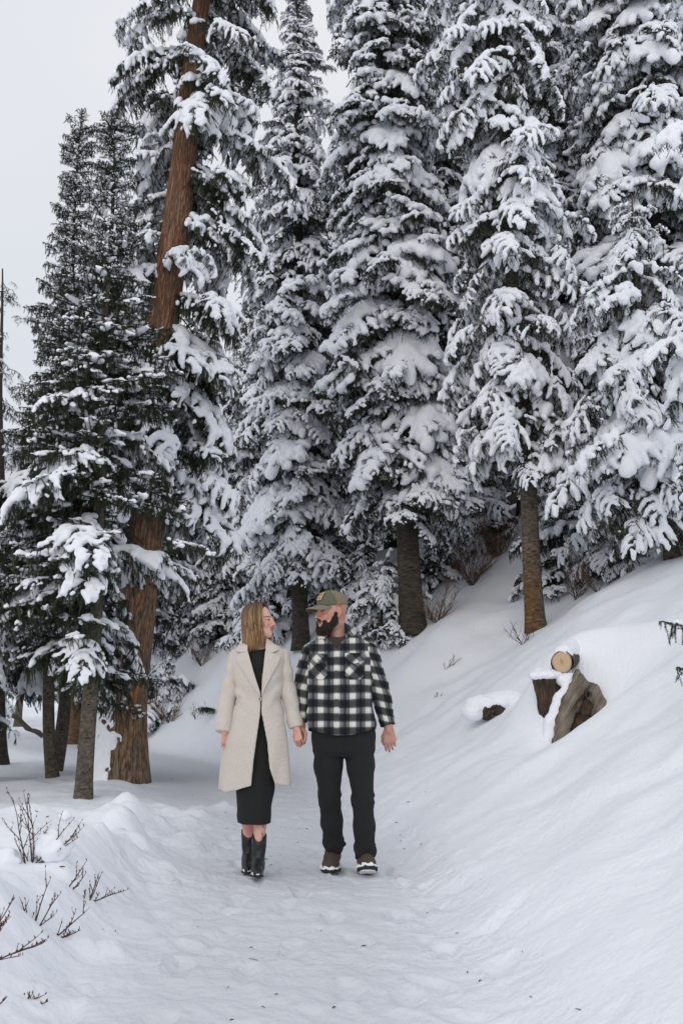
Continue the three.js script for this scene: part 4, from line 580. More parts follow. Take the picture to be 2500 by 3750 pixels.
  // hair: a full base and some hundred locks falling from the parting
  const R = rng(41), dk = S(72, 54, 38), md = S(116, 90, 62), bl = S(180, 146, 102), tip = S(164, 126, 82);
  const hb = net((x, y, z) => { const [A, B, Cc] = H.to(x, y, z), a = A / hs, b = B / hs, c = Cc / hs; let d = elli(a, b, c, [0, 0.045, -0.024], [0.085, 0.092, 0.104]); d = smax(d, c - (0.040 + 0.35 * (b - 0.06)) , 0.02); const sd = Math.abs(a); let q = caps(sd, b, c, [0.066, 0.02, -0.035], [0.068, -0.12, -0.05], 0.026, 0.022); q = smin(q, caps(a, b, c, [0, 0.0, -0.080], [0, -0.12, -0.080], 0.040, 0.03), 0.03); return smin(d, q, 0.03) * hs; }, [-0.22, 1.46, -0.2], [0.2, 1.82, 0.2], 0.006);
  paint(hb, (x, y, z) => mixc(dk, md, clamp(0.3 + 0.6 * N3(x * 40, y * 5, z * 40))));
  const hairRoot = part('hair', hb, new THREE.MeshPhysicalMaterial({ vertexColors: true, roughness: 0.55, sheen: 0.2 }), root);
  const locks = [];
  for (let k = 0; k < 760; k++) {
    const s = R() < 0.72 ? -1 : 1, u = R(), zr = lerp(0.070, -0.105, u), phi = lerp(0.62, -1.45, Math.pow(u, 0.9)) + (R() - 0.5) * 0.25; // direction in which it falls round the head
    const ex = Math.cos(phi), ez = Math.sin(phi), lay = 0.004 + 0.011 * R(), len = 0.19 + 0.075 * R() - (phi > 0.2 ? 0.02 : 0), wv = 0.008 + 0.016 * R(), ph = R() * 6, p = [], flare = 0.015 + 0.06 * R() * R();
    const cen = [0, 0.045, -0.022];
    for (let i = 0; i <= 16; i++) {
      const t = i / 16; let a, b, c;
      if (t < 0.42) { const q = t / 0.42 * 1.62, rx = 0.088 + lay, ry = 0.094 + lay, rz = 0.108 + lay, h = Math.sin(q); a = ex * h * rx; b = cen[1] + Math.cos(q) * ry; c = cen[2] + ez * h * rz + (zr * 0.55 + 0.01) * (1 - h); }
      else { const q = (t - 0.42) / 0.58, rx = 0.088 + lay, rz = 0.108 + lay; const out = 1 - 0.10 * q + flare * 6 * Math.max(0, q - 0.6) ** 1.5; a = ex * rx * out; b = cen[1] - 0.005 - q * len; c = cen[2] + ez * rz * out; const w = wv * Math.sin(q * 7 + ph) * q; a += w * 0.5; c += w; }
      const v = V(s * a * hs, b * hs, c * hs).applyMatrix4(H.m); p.push(v);
    }
    const hl = R(), w = 0.0022 + 0.0034 * R();
    locks.push({ p, w, t: 0.0018, col: (kk) => { const t = kk / 16; const basec = mixc(dk, hl < 0.5 ? md : hl < 0.75 ? bl : S(112, 86, 58), sstep(0.05, 0.5, t)); return mixc(basec, tip, sstep(0.6, 1, t) * 0.7); } });
  }
  const hl = part('lock', hairTufts(locks), hairRoot.material, hairRoot); hl.userData.kind = 'stuff';
}

// ---------------------------------------------------------------- the man
{
  const P = pattern(790), root = thing('person', 'bearded man in black and cream plaid shirt, dark jeans and trucker cap', 'person', [0.018, 0, -7.0]);
  const pt = (l) => l.map(([u, v]) => P(u, v).slice(0, 2));
  const hairC = S(34, 26, 22);
  const f = { w: 1.0, jaw: 1.15, brow: 0.0125, nose: 0.004, smile: 1.1, open: 1.2, eye: 0.004, skin: S(202, 156, 134), blush: S(194, 118, 102), lip: S(170, 92, 88), hair: hairC, iris: S(36, 28, 24), after: (c, x, y, z) => { const k = sstep(0.025, -0.03, z) * sstep(0.02, 0.05, Math.abs(x)) * sstep(-0.075, -0.01, y); return mixc(c, mixc(hairC, c, 0.45), 0.45 * k * (Math.abs(x) > 0.079 ? 0 : 1)); } };
  const H = turnedHead([-0.092, 1.737, 0.02], -1.0, 0.03, 0.05), hf = headField(f), hs = 1.06;
  const head = net((x, y, z) => { const [a, b, c] = H.to(x, y, z); let d = hf(a / hs, b / hs, c / hs) * hs; d = smin(d, caps(x, y, z, [-0.052, 1.70, -0.015], [-0.040, 1.52, -0.03], 0.064, 0.070), 0.03); return smin(d, elli(x, y, z, [-0.03, 1.49, -0.02], [0.19, 0.07, 0.08]), 0.05); }, [-0.23, 1.45, -0.15], [0.15, 1.88, 0.19], 0.0034);
  const hp = headPaint(f); paint(head, (x, y, z) => { const [a, b, c] = H.to(x, y, z); return b / hs < -0.13 ? f.skin : hp(a / hs, b / hs, c / hs); });
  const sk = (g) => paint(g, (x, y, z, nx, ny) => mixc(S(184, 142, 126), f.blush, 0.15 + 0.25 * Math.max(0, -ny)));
  const limbs = net((x, y, z) => { let d = loft([[1.52, -0.03, 0.17, 0.08], [1.25, -0.03, 0.19, 0.12], [0.95, -0.02, 0.18, 0.12], [0.85, -0.01, 0.16, 0.11]])(x, y, z); for (const [A, B, Cc] of [[[-0.20, 1.43, 0], [-0.295, 1.18, -0.01], [-0.295, 0.95, 0.015]], [[0.14, 1.43, 0], [0.248, 1.17, -0.02], [0.304, 0.95, 0.02]]]) d = smin(d, chain(x, y, z, [[...A, 0.055], [...B, 0.045], [...Cc, 0.032]], 0.01), 0.03); for (const s of [0, 1]) d = smin(d, s ? chain(x, y, z, [[0.10, 0.9, 0, 0.085], [0.125, 0.48, 0.05, 0.058], [0.14, 0.12, 0.05, 0.045]]) : chain(x, y, z, [[-0.11, 0.9, 0, 0.085], [-0.098, 0.49, -0.02, 0.056], [-0.070, 0.12, -0.15, 0.044]]), 0.03); return d; }, [-0.4, 0.05, -0.24], [0.4, 1.56, 0.2], 0.016);
  const hand = handGeo({ curl: [0.30, 0.34, 0.40, 0.46], thumb: 0.3, size: 1.0, slim: 1.16, spread: 0.015 }), handR = handGeo({ curl: [0.75, 0.8, 0.85, 0.9], thumb: 0.6, size: 1.0, slim: 1.05 });
  part('body', joined([head, sk(limbs), sk(moved(hand, place([0.306, 0.945, 0.03], [0.02, -0.15, 0.06], [-1, 1, -1]))), sk(moved(handR, place([-0.300, 0.955, 0.05], [-0.1, -0.3, 0.10], [1, 1, 1])))]), skinMat, root);
  { const g = new THREE.TorusGeometry(0.0105, 0.002, 8, 20); g.rotateX(Math.PI / 2); g.translate(0.318, 0.826, 0.022); part('ring', g, new THREE.MeshStandardMaterial({ color: 0xcfcfcf, metalness: 1, roughness: 0.25 }), root); }
  // beard
  const jaw = (a, b, c) => { const ax = Math.abs(a); let d = caps(ax, b, c, [0.072, -0.005, 0.002], [0.064, -0.06, 0.018], 0.009, 0.018); d = smin(d, caps(ax, b, c, [0.064, -0.06, 0.018], [0.034, -0.105, 0.058], 0.019, 0.026), 0.02); d = smin(d, caps(a, b, c, [-0.034, -0.105, 0.058], [0.034, -0.105, 0.058], 0.026, 0.026), 0.02); d = smin(d, elli(a, b, c, [0, -0.122, 0.068], [0.042, 0.034, 0.030]), 0.02); d = smin(d, caps(ax, b, c, [0.0, -0.047, 0.092], [0.034, -0.060, 0.072], 0.009, 0.011), 0.006); d = smin(d, caps(ax, b, c, [0.036, -0.062, 0.070], [0.032, -0.10, 0.068], 0.013, 0.02), 0.015); const my = -0.064 + 10 * ax * ax; d = smax(d, -elli(a, b, c, [0, my - 0.003, 0.098], [0.024, 0.0115, 0.05]), 0.004); return d; };
  const bf = (x, y, z) => { const [A, B, Cc] = H.to(x, y, z), a = A / hs, b = B / hs, c = Cc / hs; return (jaw(a, b, c) + 0.004 * N3(a * 60, b * 25, c * 60) + 0.003 * N3(a * 120, b * 60, c * 120)) * hs; };
  const bg = net(bf, [-0.28, 1.52, -0.1], [0.05, 1.78, 0.2], 0.004); const R = rng(9); paint(bg, () => mixc(hairC, S(22, 17, 15), R()));
  { const mb = new MB(), p = bg.attributes.position, n = bg.attributes.normal; for (let k = 0; k < 5200; k++) { const i = Math.floor(R() * p.count), l = 0.007 + 0.010 * R(), c = mixc(S(28, 21, 18), S(70, 50, 38), R() * R()), dx = n.getX(i) * 0.75 + (R() - 0.5) * 0.5, dy = n.getY(i) * 0.4 - 0.75 + (R() - 0.5) * 0.5, dz = n.getZ(i) * 0.75 + (R() - 0.5) * 0.5, w = 0.0011, a = mb.v(p.getX(i) - w, p.getY(i), p.getZ(i), c), b = mb.v(p.getX(i) + w, p.getY(i), p.getZ(i), c), e = mb.v(p.getX(i) + dx * l, p.getY(i) + dy * l, p.getZ(i) + dz * l, c); mb.t(a, b, e); }
    part('beard', joined([bg, mb.geo()]), new THREE.MeshStandardMaterial({ vertexColors: true, roughness: 0.8, side: THREE.DoubleSide }), root); }
  // cap
  const cap = new THREE.Group(); cap.name = 'cap'; cap.applyMatrix4(H.m); cap.scale.setScalar(hs); root.add(cap);
  const domeF = (x, y, z) => { let d = elli(x, y, z, [0, 0.052, -0.014], [0.090, 0.100 + 0.008 * sstep(0, 0.06, z), 0.111]); d = smax(d, 0.046 - 0.08 * z - y + (z < -0.05 ? 0.02 * (z + 0.05) : 0), 0.004); return d; };
  const green = S(94, 96, 80), tan = S(166, 148, 124), brimC = S(126, 116, 100);
  const seam = (z, y) => z - 0.012 - 0.12 * (y - 0.1);
  part('front_panel', net((x, y, z) => smax(domeF(x, y, z), -seam(z, y), 0.003), [-0.11, 0, -0.13], [0.11, 0.19, 0.13], 0.004), cloth(green, { bumpMap: knit, bumpScale: 0.002 }), cap);
  part('mesh_panel', setUV(net((x, y, z) => smax(domeF(x, y, z) + 0.001, seam(z, y), 0.003), [-0.11, 0, -0.15], [0.11, 0.19, 0.13], 0.004), (x, y, z) => [(x + z) / 0.04, y / 0.04]), cloth([1, 1, 1], { map: meshTex, bumpMap: knit, bumpScale: 0.003 }), cap);
  part('brim', paint(net((x, y, z) => { const top = 0.053 - 5.2 * x * x - 0.26 * (z - 0.07); const d = Math.abs(y - top) * 0.8 - 0.0042; const out = elli(x, 0, z, [0, 0, 0.075], [0.082, 9, 0.104]); return smax(smax(d, out * 0.7, 0.003), -(elli(x, 0, z, [0, 0, -0.014], [0.086, 9, 0.106])), 0.002); }, [-0.1, -0.06, 0.02], [0.1, 0.08, 0.2], 0.003), (x, y, z, nx, ny) => ny > -0.2 ? brimC : S(88, 80, 70)), new THREE.MeshStandardMaterial({ vertexColors: true, roughness: 0.95 }), cap);
  { // stitched patch on the front
    const c = document.createElement('canvas'); c.width = 256; c.height = 256; const g = c.getContext('2d'); g.fillStyle = '#b89f78'; g.fillRect(0, 0, 256, 256); g.strokeStyle = '#1d1a15'; g.lineWidth = 16; g.strokeRect(14, 14, 228, 228); g.fillStyle = '#1d1a15'; g.font = 'bold 92px sans-serif'; g.textAlign = 'center'; g.fillText('HFF', 128, 118); g.font = 'bold 54px sans-serif'; g.fillText('AL NE', 128, 196);
    const t = new THREE.CanvasTexture(c); t.colorSpace = THREE.SRGBColorSpace; const g2 = drape([[-0.034, 0.078], [0.034, 0.078], [0.037, 0.090], [0.037, 0.128], [0.026, 0.137], [-0.026, 0.137], [-0.037, 0.128], [-0.037, 0.090]], domeF, { t: 0.0022, off: 0.0015, zMin: 0.02, cell: 0.0026, zMax: 0.13 });
    part('patch', setUV(g2, (x, y) => [0.5 + x / 0.078, (y - 0.0765) / 0.062]), new THREE.MeshStandardMaterial({ map: t, roughness: 0.8 }), cap); const b = new THREE.SphereGeometry(0.008, 16, 8); b.scale(1, 0.5, 1); b.translate(0, 0.153, -0.014); part('button', b, cloth(green), cap);
  }
  // T-shirt
  part('t_shirt', net((x, y, z) => smax(loft([[1.60, -0.038, 0.078, 0.078, -0.012], [1.55, -0.034, 0.13, 0.10, -0.005], [1.46, -0.03, 0.19, 0.118], [1.40, -0.03, 0.19, 0.12]])(x, y, z), -elli(x, y, z, [-0.045, 1.625, 0.03], [0.080, 0.062, 0.16]), 0.006), [-0.24, 1.38, -0.14], [0.18, 1.62, 0.15], 0.006), cloth(S(62, 55, 52)), root);
  // shirt
  const tor = loft([[1.635, -0.036, 0.068, 0.070, -0.03], [1.60, -0.036, 0.105, 0.088, -0.02], [1.56, -0.034, 0.168, 0.108, -0.01], [1.52, -0.032, 0.214, 0.122], [1.46, -0.030, 0.232, 0.138, 0.005], [1.38, -0.030, 0.228, 0.150, 0.01], [1.25, -0.030, 0.222, 0.160, 0.015], [1.10, -0.025, 0.228, 0.170, 0.022], [0.98, -0.020, 0.236, 0.170, 0.02], [0.84, -0.012, 0.242, 0.165, 0.015]], 2.35);
  const creases = (x, y, z) => 0.007 * N3(x * 6, y * 5, z * 6) + 0.007 * N3(x * 13 + y * 6, y * 11, z * 13) + 0.006 * Math.sin((y + x * 0.6) * 26 + 4 * N3(x * 4, y * 4, z)) * sstep(0.05, 0.22, Math.abs(x + 0.03)) * 0.7;
  const shirtF = (x, y, z) => tor(x, y, z) + creases(x, y, z);
  const vee = poly2(pt([[748, 1440], [800, 1440], [793, 1462], [774, 1493], [752, 1466]]));
  const hemY = (x, z) => 0.905 + 0.9 * (x + 0.02) ** 2 - (z < 0 ? 0.02 : 0);
  const shirtG = net((x, y, z) => { const o = shirtF(x, y, z); let d = smax(o, -(o + 0.014), 0.004); d = smax(d, hemY(x, z) - y, 0.004); if (z > -0.01) d = smax(d, -vee(x, y), 0.005); return smax(d, -elli(x, y, z, [-0.040, 1.66, 0.0], [0.074, 0.09, 0.080]), 0.006); }, [-0.30, 0.86, -0.22], [0.26, 1.65, 0.24], 0.0072);
  const REP = 0.108, RV = 0.094, plaidMat = new THREE.MeshPhysicalMaterial({ map: plaid, roughness: 1, sheen: 0.15, bumpMap: knit, bumpScale: 0.002 });
  setUV(shirtG, (x, y, z) => [(z > 0 ? (x + 0.05) : 0.6 - (x + 0.05)) * (1 + 0.25 * clamp(Math.abs(x + 0.03) - 0.12, 0, 1)) / REP + 0.5, (y + 0.012 * N3(x * 5, y * 5, 1)) / RV + 0.1]);
  const shirt = part('shirt', shirtG, plaidMat, root);
  const slv = (A, off) => {
    const end = A[A.length - 1], a1 = A[A.length - 2]; const L = Math.hypot(end[0] - a1[0], end[1] - a1[1], end[2] - a1[2]);
    const fn = (x, y, z) => { let d = chain(x, y, z, A, 0.03) + 0.004 * N3(x * 16, y * 12, z * 16) + 0.006 * Math.sin(y * 42 + x * 25 + 3 * N3(x * 8, y * 6, z * 8)) * sstep(0.25, 0.03, Math.abs(y - A[1][1] - 0.03)); const cut = ((x - end[0]) * (end[0] - a1[0]) + (y - end[1]) * (end[1] - a1[1]) + (z - end[2]) * (end[2] - a1[2])) / L; if (cut > -0.065) d -= 0.0035 - 0.006 * sstep(0.004, 0, Math.abs(cut + 0.062)); d = smax(d, cut, 0.004); return smax(d, -Math.max(d + 0.009, -cut - 0.04), 0.003); };
    const g = net(fn, [Math.min(...A.map((p) => p[0])) - 0.1, end[1] - 0.03, -0.14], [Math.max(...A.map((p) => p[0])) + 0.1, A[0][1] + 0.11, 0.16], 0.0068);
    return setUV(g, (x, y, z) => { const t = clamp((A[0][1] - y) / (A[0][1] - end[1])), cx = t < 0.5 ? lerp(A[0][0], A[1][0], t * 2) : lerp(A[1][0], end[0], t * 2 - 1), cz = t < 0.5 ? lerp(A[0][2], A[1][2], t * 2) : lerp(A[1][2], end[2], t * 2 - 1); return [0.072 * Math.atan2(x - cx, Math.abs(z - cz) + 1e-4) / REP + off, (y + 0.2 * (x - cx)) / RV + 0.1 + off]; });
  };
  const slR = [[-0.222, 1.455, 0, 0.078], [-0.300, 1.19, -0.015, 0.070], [-0.298, 0.985, 0.0, 0.050]], slL = [[0.168, 1.455, 0, 0.080], [0.252, 1.18, -0.02, 0.070], [0.303, 0.965, 0.015, 0.050]];
  part('sleeve', slv(slR, 0.3), plaidMat, shirt); part('sleeve', slv(slL, 0.62), plaidMat, shirt);
  const piece = (name, l, o, rot, ou) => part(name, setUV(drape(pt(l), shirtF, { cell: 0.0038, ...o }), (x, y) => rot ? [(x + y) * 0.7071 / REP + ou, (y - x) * 0.7071 / REP] : [(x + 0.05) / REP + 0.5, y / RV + 0.1 + (ou || 0)]), plaidMat, shirt);
  piece('placket', [[767, 1497], [778, 1488], [778, 1600], [779, 1685], [767, 1685], [767, 1600]], { t: 0.0028, off: 0.0028 }, false, 0);
  piece('pocket', [[711, 1510], [752, 1510], [753, 1553], [744, 1563], [722, 1563], [714, 1554]], { t: 0.0028, off: 0.0028 }, true, 0.1);
  piece('pocket_flap', [[709, 1503], [753, 1503], [754, 1519], [732, 1528], [710, 1521]], { t: 0.003, off: 0.007 }, true, 0.45);
  piece('pocket', [[793, 1509], [837, 1509], [835, 1553], [826, 1563], [803, 1563], [792, 1554]], { t: 0.0028, off: 0.0028 }, true, 0.55);
  piece('pocket_flap', [[791, 1502], [839, 1502], [838, 1518], [814, 1527], [791, 1518]], { t: 0.003, off: 0.007 }, true, 0.9);
  const lift = (x, y, z) => Math.min(shirtF(x, y, z), caps(x, y, z, [-0.038, 1.66, -0.02], [-0.038, 1.55, -0.015], 0.088, 0.105));
  for (const l of [[[737, 1446], [731, 1456], [730, 1470], [740, 1469], [746, 1476], [752, 1466], [753, 1452], [746, 1444]], [[789, 1430], [803, 1437], [813, 1451], [818, 1463], [810, 1465], [801, 1460], [794, 1470], [791, 1456]]]) part('collar', setUV(drape(pt(l), lift, { t: 0.0035, off: 0.008, zMin: -0.05, cell: 0.004 }), (x, y) => [(x * 0.8 + y * 0.6) / REP, (y * 0.8 - x * 0.6) / REP]), plaidMat, shirt);
  for (const [u, v] of [[772.5, 1513], [772.5, 1544], [772, 1610], [773, 1644], [733, 1518], [815, 1516]]) { const [x, y] = P(u, v); let z = 0.3; while (shirtF(x, y, z) > 0 && z > 0) z -= 0.001; const g = new THREE.CylinderGeometry(0.0058, 0.0058, 0.003, 18); g.rotateX(Math.PI / 2); g.translate(x, y, z + (u > 760 && u < 780 ? 0.0065 : 0.0105)); part('button', g, cloth([0.012, 0.012, 0.013], { roughness: 0.4 }), shirt); }
  // jeans
  const legR = [[-0.108, 0.90, 0, 0.108], [-0.108, 0.70, -0.005, 0.095], [-0.098, 0.49, -0.02, 0.074], [-0.085, 0.32, -0.075, 0.070], [-0.068, 0.165, -0.135, 0.066], [-0.066, 0.115, -0.145, 0.064]];
  const legL = [[0.100, 0.90, 0, 0.108], [0.112, 0.70, 0.03, 0.093], [0.128, 0.48, 0.06, 0.073], [0.134, 0.30, 0.055, 0.070], [0.139, 0.14, 0.045, 0.068], [0.140, 0.085, 0.045, 0.070]];
  const crump = (x, y, z, c) => 0.006 * N3(x * 9, y * 7, z * 9) + 0.007 * (Math.sin(y * 48 + x * 45 + 6 * N3(x * 7, y * 5, z * 7)) + 1.2 * N3(x * 14, y * 30, z * 14)) * (sstep(0.09, 0.0, Math.abs(y - 0.48)) * 0.7 + sstep(0.13, 0.03, Math.abs(y - c - 0.03)) + 0.35 * sstep(0.1, 0.0, Math.abs(y - 0.78))) + 0.003 * N3(x * 25, y * 22, z * 25);
  const jeansF = (x, y, z) => { let a = Math.max(chain(x, y, z, legR, 0.03), 0.125 - 0.25 * (z + 0.14) - y), b = Math.max(chain(x, y, z, legL, 0.03), 0.098 + 0.3 * (z - 0.05) - y); a += crump(x, y, z, 0.12); b += crump(x, y, z, 0.1); const hip = loft([[1.0, -0.015, 0.20, 0.15, 0.01], [0.88, -0.004, 0.212, 0.145, 0.01], [0.80, -0.002, 0.20, 0.125, 0.01], [0.765, 0, 0.16, 0.10, 0.01]], 2.4)(x, y, z) + 0.003 * N3(x * 12, y * 18, z * 12); return smin(smin(a, b, 0.012), hip, 0.03); };
  const jeans = part('jeans', setUV(net((x, y, z) => smax(jeansF(x, y, z), y - 0.97, 0.004), [-0.27, 0.06, -0.26], [0.27, 1.0, 0.2], 0.0072), (x, y, z) => [(x + z) / 0.1, y / 0.1]), cloth([0.0135, 0.0145, 0.0155], { bumpMap: knit, bumpScale: 0.003 }), root);
  part('fly_seam', drape(pt([[790, 1690], [794, 1690], [794, 1730], [791, 1742], [788, 1738]]), jeansF, { t: 0.002, off: 0.002, cell: 0.003 }), jeans.material, jeans);
  // shoes
  const upF = (x, y, z) => { let d = chain(x, y, z, [[0, 0.085, -0.03, 0.050], [0, 0.075, 0.03, 0.050], [0, 0.058, 0.10, 0.046], [0, 0.052, 0.145, 0.040]], 0.03); d = smin(d, caps(x, y, z, [0, 0.085, -0.03], [0, 0.16, -0.035], 0.05, 0.05), 0.03); d = smin(d, elli(x, y, z, [0, 0.045, 0.12], [0.056, 0.04, 0.07]), 0.02); return Math.max(d, 0.026 - y) + 0.0025 * N3(x * 18, y * 40, z * 40) + 0.003 * Math.sin(z * 120 + y * 60) * sstep(0.03, 0.0, Math.abs(z - 0.05)) * sstep(0.05, 0.09, y); };
  const foot = (x, z) => chain(x, 0, z, [[0, 0, -0.045, 0.045], [0, 0, 0.03, 0.043], [0, 0, 0.10, 0.056], [0, 0, 0.145, 0.046]], 0.04);
  const soleG = net((x, y, z) => { const lug = y < 0.006 ? 0.006 * Math.sign(Math.sin(z * 150) * Math.sin(x * 130 + 0.6)) : 0; return Math.max(foot(x, z) - 0.003, Math.abs(y - 0.017) - 0.015 + Math.max(0, lug)); }, [-0.08, -0.005, -0.11], [0.08, 0.045, 0.21], 0.0042);
  const upG = setUV(net(upF, [-0.08, 0.015, -0.1], [0.08, 0.22, 0.21], 0.005), (x, y, z) => [(x + z) / 0.15, y / 0.15]);
  const shoeMat = cloth(S(74, 62, 49), { roughness: 0.85, bumpMap: leather, bumpScale: 0.004 });
  const welt = net((x, y, z) => Math.max(Math.abs(foot(x, z) - 0.001) - 0.0045, Math.abs(y - 0.029) - 0.0045) + 0.007 * N3(x * 45, y * 40, z * 45) + 0.004 * N3(x * 110, y * 90, z * 110) + 0.004 * N3(x * 20, 2, z * 20) + (z < 0.02 ? (0.02 - z) * 0.3 : 0), [-0.09, 0, -0.1], [0.09, 0.06, 0.22], 0.0038);
  const toe = net((x, y, z) => Math.max(Math.abs(upF(x, y, z) - 0.001) - 0.004, 0.026 - y, y - 0.034 - 0.022 * N3(x * 30, 4.5, z * 28) - 0.014 * N3(x * 100, y * 90, z * 100), 0.06 - z), [-0.08, 0.01, 0.05], [0.08, 0.1, 0.22], 0.0036);
  const tread = net((x, y, z) => Math.max(foot(x, z) + 0.006, Math.abs(y + 0.001) - 0.004, -(Math.sin(Math.hypot(x, z - 0.13) * 190) * 0.004 + 0.0012)) , [-0.08, -0.012, 0.03], [0.08, 0.012, 0.21], 0.0034);
  [[-0.080, 0.004, -0.15, -0.10, 0], [0.146, 0.012, 0.055, 0.06, 0.30]].forEach(([x, y, z, yaw, pit], i) => { const b = new THREE.Group(); b.name = 'shoe'; b.position.set(x, y + hFine(x + 0.018, z - 7.0) - 0.010, z); b.rotation.set(-pit, yaw, 0, 'YXZ'); root.add(b); part('upper', upG, shoeMat, b); part('sole', soleG, cloth([0.014, 0.013, 0.012], { roughness: 0.7 }), b); part('snow', i ? joined([welt, toe, tread].map((g) => paint(g, () => [1, 1, 1]))) : joined([welt, toe].map((g) => paint(g, () => [1, 1, 1]))), M.snow, b); });
}
// ---------------------------------------------------------------- two walkers far along the path
function walker(label, [x, z], jacket, trousers, seed) {
  const y = hT(x, z), root = thing('person', label, 'person', [x, y, z]), st = 0.13;
  const c1 = S(150, 110, 95); const b = net((a, q, c) => { let d = elli(a, q, c, [0, 1.60, 0], [0.08, 0.115, 0.095]); d = smin(d, caps(a, q, c, [0, 1.5, 0], [0, 1.42, 0], 0.05, 0.055), 0.02); for (const s of [-1, 1]) d = Math.min(d, caps(a, q, c, [s * 0.27, 0.84, 0.02], [s * 0.275, 0.74, 0.04], 0.035, 0.03)); return Math.min(d, caps(a, q, c, [0, 1.40, 0], [0, 0.95, 0], 0.11, 0.1)); }, [-0.34, 0.66, -0.16], [0.34, 1.75, 0.16], 0.016);
  part('body', paint(b, () => c1), skinMat, root);
  part('jacket', net((a, q, c) => { let d = loft([[1.47, 0, 0.1, 0.08], [1.40, 0, 0.20, 0.12], [1.1, 0, 0.2, 0.14], [0.78, 0, 0.21, 0.15]])(a, q, c); for (const s of [-1, 1]) d = smin(d, chain(a, q, c, [[s * 0.19, 1.38, 0, 0.08], [s * 0.26, 1.12, 0, 0.07], [s * 0.27, 0.86, 0.02, 0.055]]), 0.03); return d + 0.006 * N3(a * 8, q * 8, c * 8 + seed); }, [-0.36, 0.75, -0.2], [0.36, 1.5, 0.2], 0.018), cloth(jacket), root);
  part('trousers', net((a, q, c) => Math.min(chain(a, q, c, [[-0.1, 0.85, 0, 0.11], [-0.1, 0.45, 0.05, 0.08], [-0.1, 0.08, st, 0.07]]), chain(a, q, c, [[0.1, 0.85, 0, 0.11], [0.1, 0.45, 0, 0.08], [0.1, 0.1, -st, 0.07]])), [-0.24, 0.0, -0.24], [0.24, 1.0, 0.24], 0.018), cloth(trousers), root);
  part('hat', net((a, q, c) => Math.max(elli(a, q, c, [0, 1.64, 0], [0.1, 0.115, 0.11]), 1.61 - q), [-0.13, 1.58, -0.14], [0.13, 1.8, 0.14], 0.014), cloth([0.02, 0.02, 0.025]), root);
  for (const s of [-1, 1]) part('boot', net((a, q, c) => caps(a, q, c, [s * 0.1, 0.06, s * -st - 0.03], [s * 0.1, 0.05, s * -st + 0.13], 0.06, 0.05), [-0.2, -0.02, -0.3], [0.2, 0.16, 0.35], 0.018), cloth([0.02, 0.02, 0.02]), root);
}
walker('tiny far walker in bright blue jacket on the snowy path at left', [-39.3, -128], S(20, 96, 140), S(24, 60, 90), 1);
walker('tiny far walker in black jacket and grey trousers beside the blue jacket', [-38.2, -128.4], S(44, 44, 48), S(120, 126, 128), 2);

// ---------------------------------------------------------------- bare shrubs poking out of the snow
M.twig = new THREE.MeshStandardMaterial({ vertexColors: true, roughness: 0.8 });
function shrub(label, x, z, stems, seed, o = {}) { // stems: [dx, dy, dz, length]
  const r = rng(seed), y0 = hFine(x, z) - 0.05, g = thing(o.name ?? 'shrub', label, 'shrub', [x, y0, z], o.group), c0 = o.c0 ?? S(58, 44, 38), c1 = o.c1 ?? S(92, 56, 44), th = o.th ?? 0.0042;
  const grow = (mb, a, d, l, rad, depth) => {
    const n = Math.max(3, Math.ceil(l / 0.04)), pts = [a.clone()], dir = d.clone(); let p = a.clone();
    for (let k = 0; k < n; k++) { dir.add(V((r() - 0.5) * 0.22, (r() - 0.4) * 0.16, (r() - 0.5) * 0.22)).normalize(); p = p.clone().addScaledVector(dir, l / n); pts.push(p); }
    mb.tube(pts, (k) => rad * (1 - 0.65 * k / n) * (k === n ? 0.6 : 1), 5, (k) => mixc(c0, c1, depth * 0.35 + 0.5 * k / n));
    for (let k = 1; k <= n; k++) { if (r() < (o.bud ?? 0.8)) { const q = pts[k], s = 1.5 * rad * (0.7 + 0.4 * r()), e = q.clone().add(V((r() - 0.5) * 0.012, 0.008 + 0.006 * r(), (r() - 0.5) * 0.012)); mb.tube([q, q.clone().lerp(e, 0.5), e], (i) => [0.5, 0.8, 0.15][i] * Math.min(s, 0.0038), 5, () => c1); }
      if (depth < 2 && k < n && r() < (depth ? 0.42 : 0.62)) grow(mb, pts[k], dir.clone().multiplyScalar(0.8).add(V((r() - 0.5) * 1.5, 0.35 * (r() - 0.2), (r() - 0.5) * 1.1)).normalize(), l * (0.28 + 0.3 * r()) * (1 - 0.4 * k / n), rad * 0.62, depth + 1); }
  };
  for (const s of stems) { const mb = new MB(), d = V(s[0], s[1], s[2]).normalize(); grow(mb, V((r() - 0.5) * 0.05, 0, (r() - 0.5) * 0.04), d, s[3] * (o.sc ?? 0.78), th, 0); part('stem', mb.geo(), M.twig, g); }
  for (const [a, b, c, q] of o.snow ?? []) part('snow', net((X, Y, Z) => elli(X, Y, Z, [a, b, c], [q, q * 0.8, q * 0.8]) + 0.02 * N3(X * 22, Y * 22, Z * 22 + seed), [a - q * 1.6, b - q * 1.5, c - q * 1.5], [a + q * 1.6, b + q * 1.5, c + q * 1.5], 0.008), M.snow, g);
  return g;
}
shrub('tallest bare shrub with upright reddish twigs below the thin grey trunk', -1.64, -5.5, [[-0.30, 1, 0, 0.44], [0.02, 1, 0.05, 0.44], [0.22, 1, -0.1, 0.42], [0.75, 0.75, 0, 0.40], [0.95, 0.6, 0.1, 0.36], [-0.5, 0.8, 0.1, 0.2]], 201, { sc: 0.9, snow: [[0.10, 0.12, -0.05, 0.11], [-0.12, 0.06, 0, 0.07], [0.16, 0.28, -0.04, 0.035]] });
shrub('thin bare twig pair leaning right below the tallest shrub', -1.40, -5.32, [[0.45, 0.8, 0, 0.26], [0.6, 0.55, 0.1, 0.2]], 202);
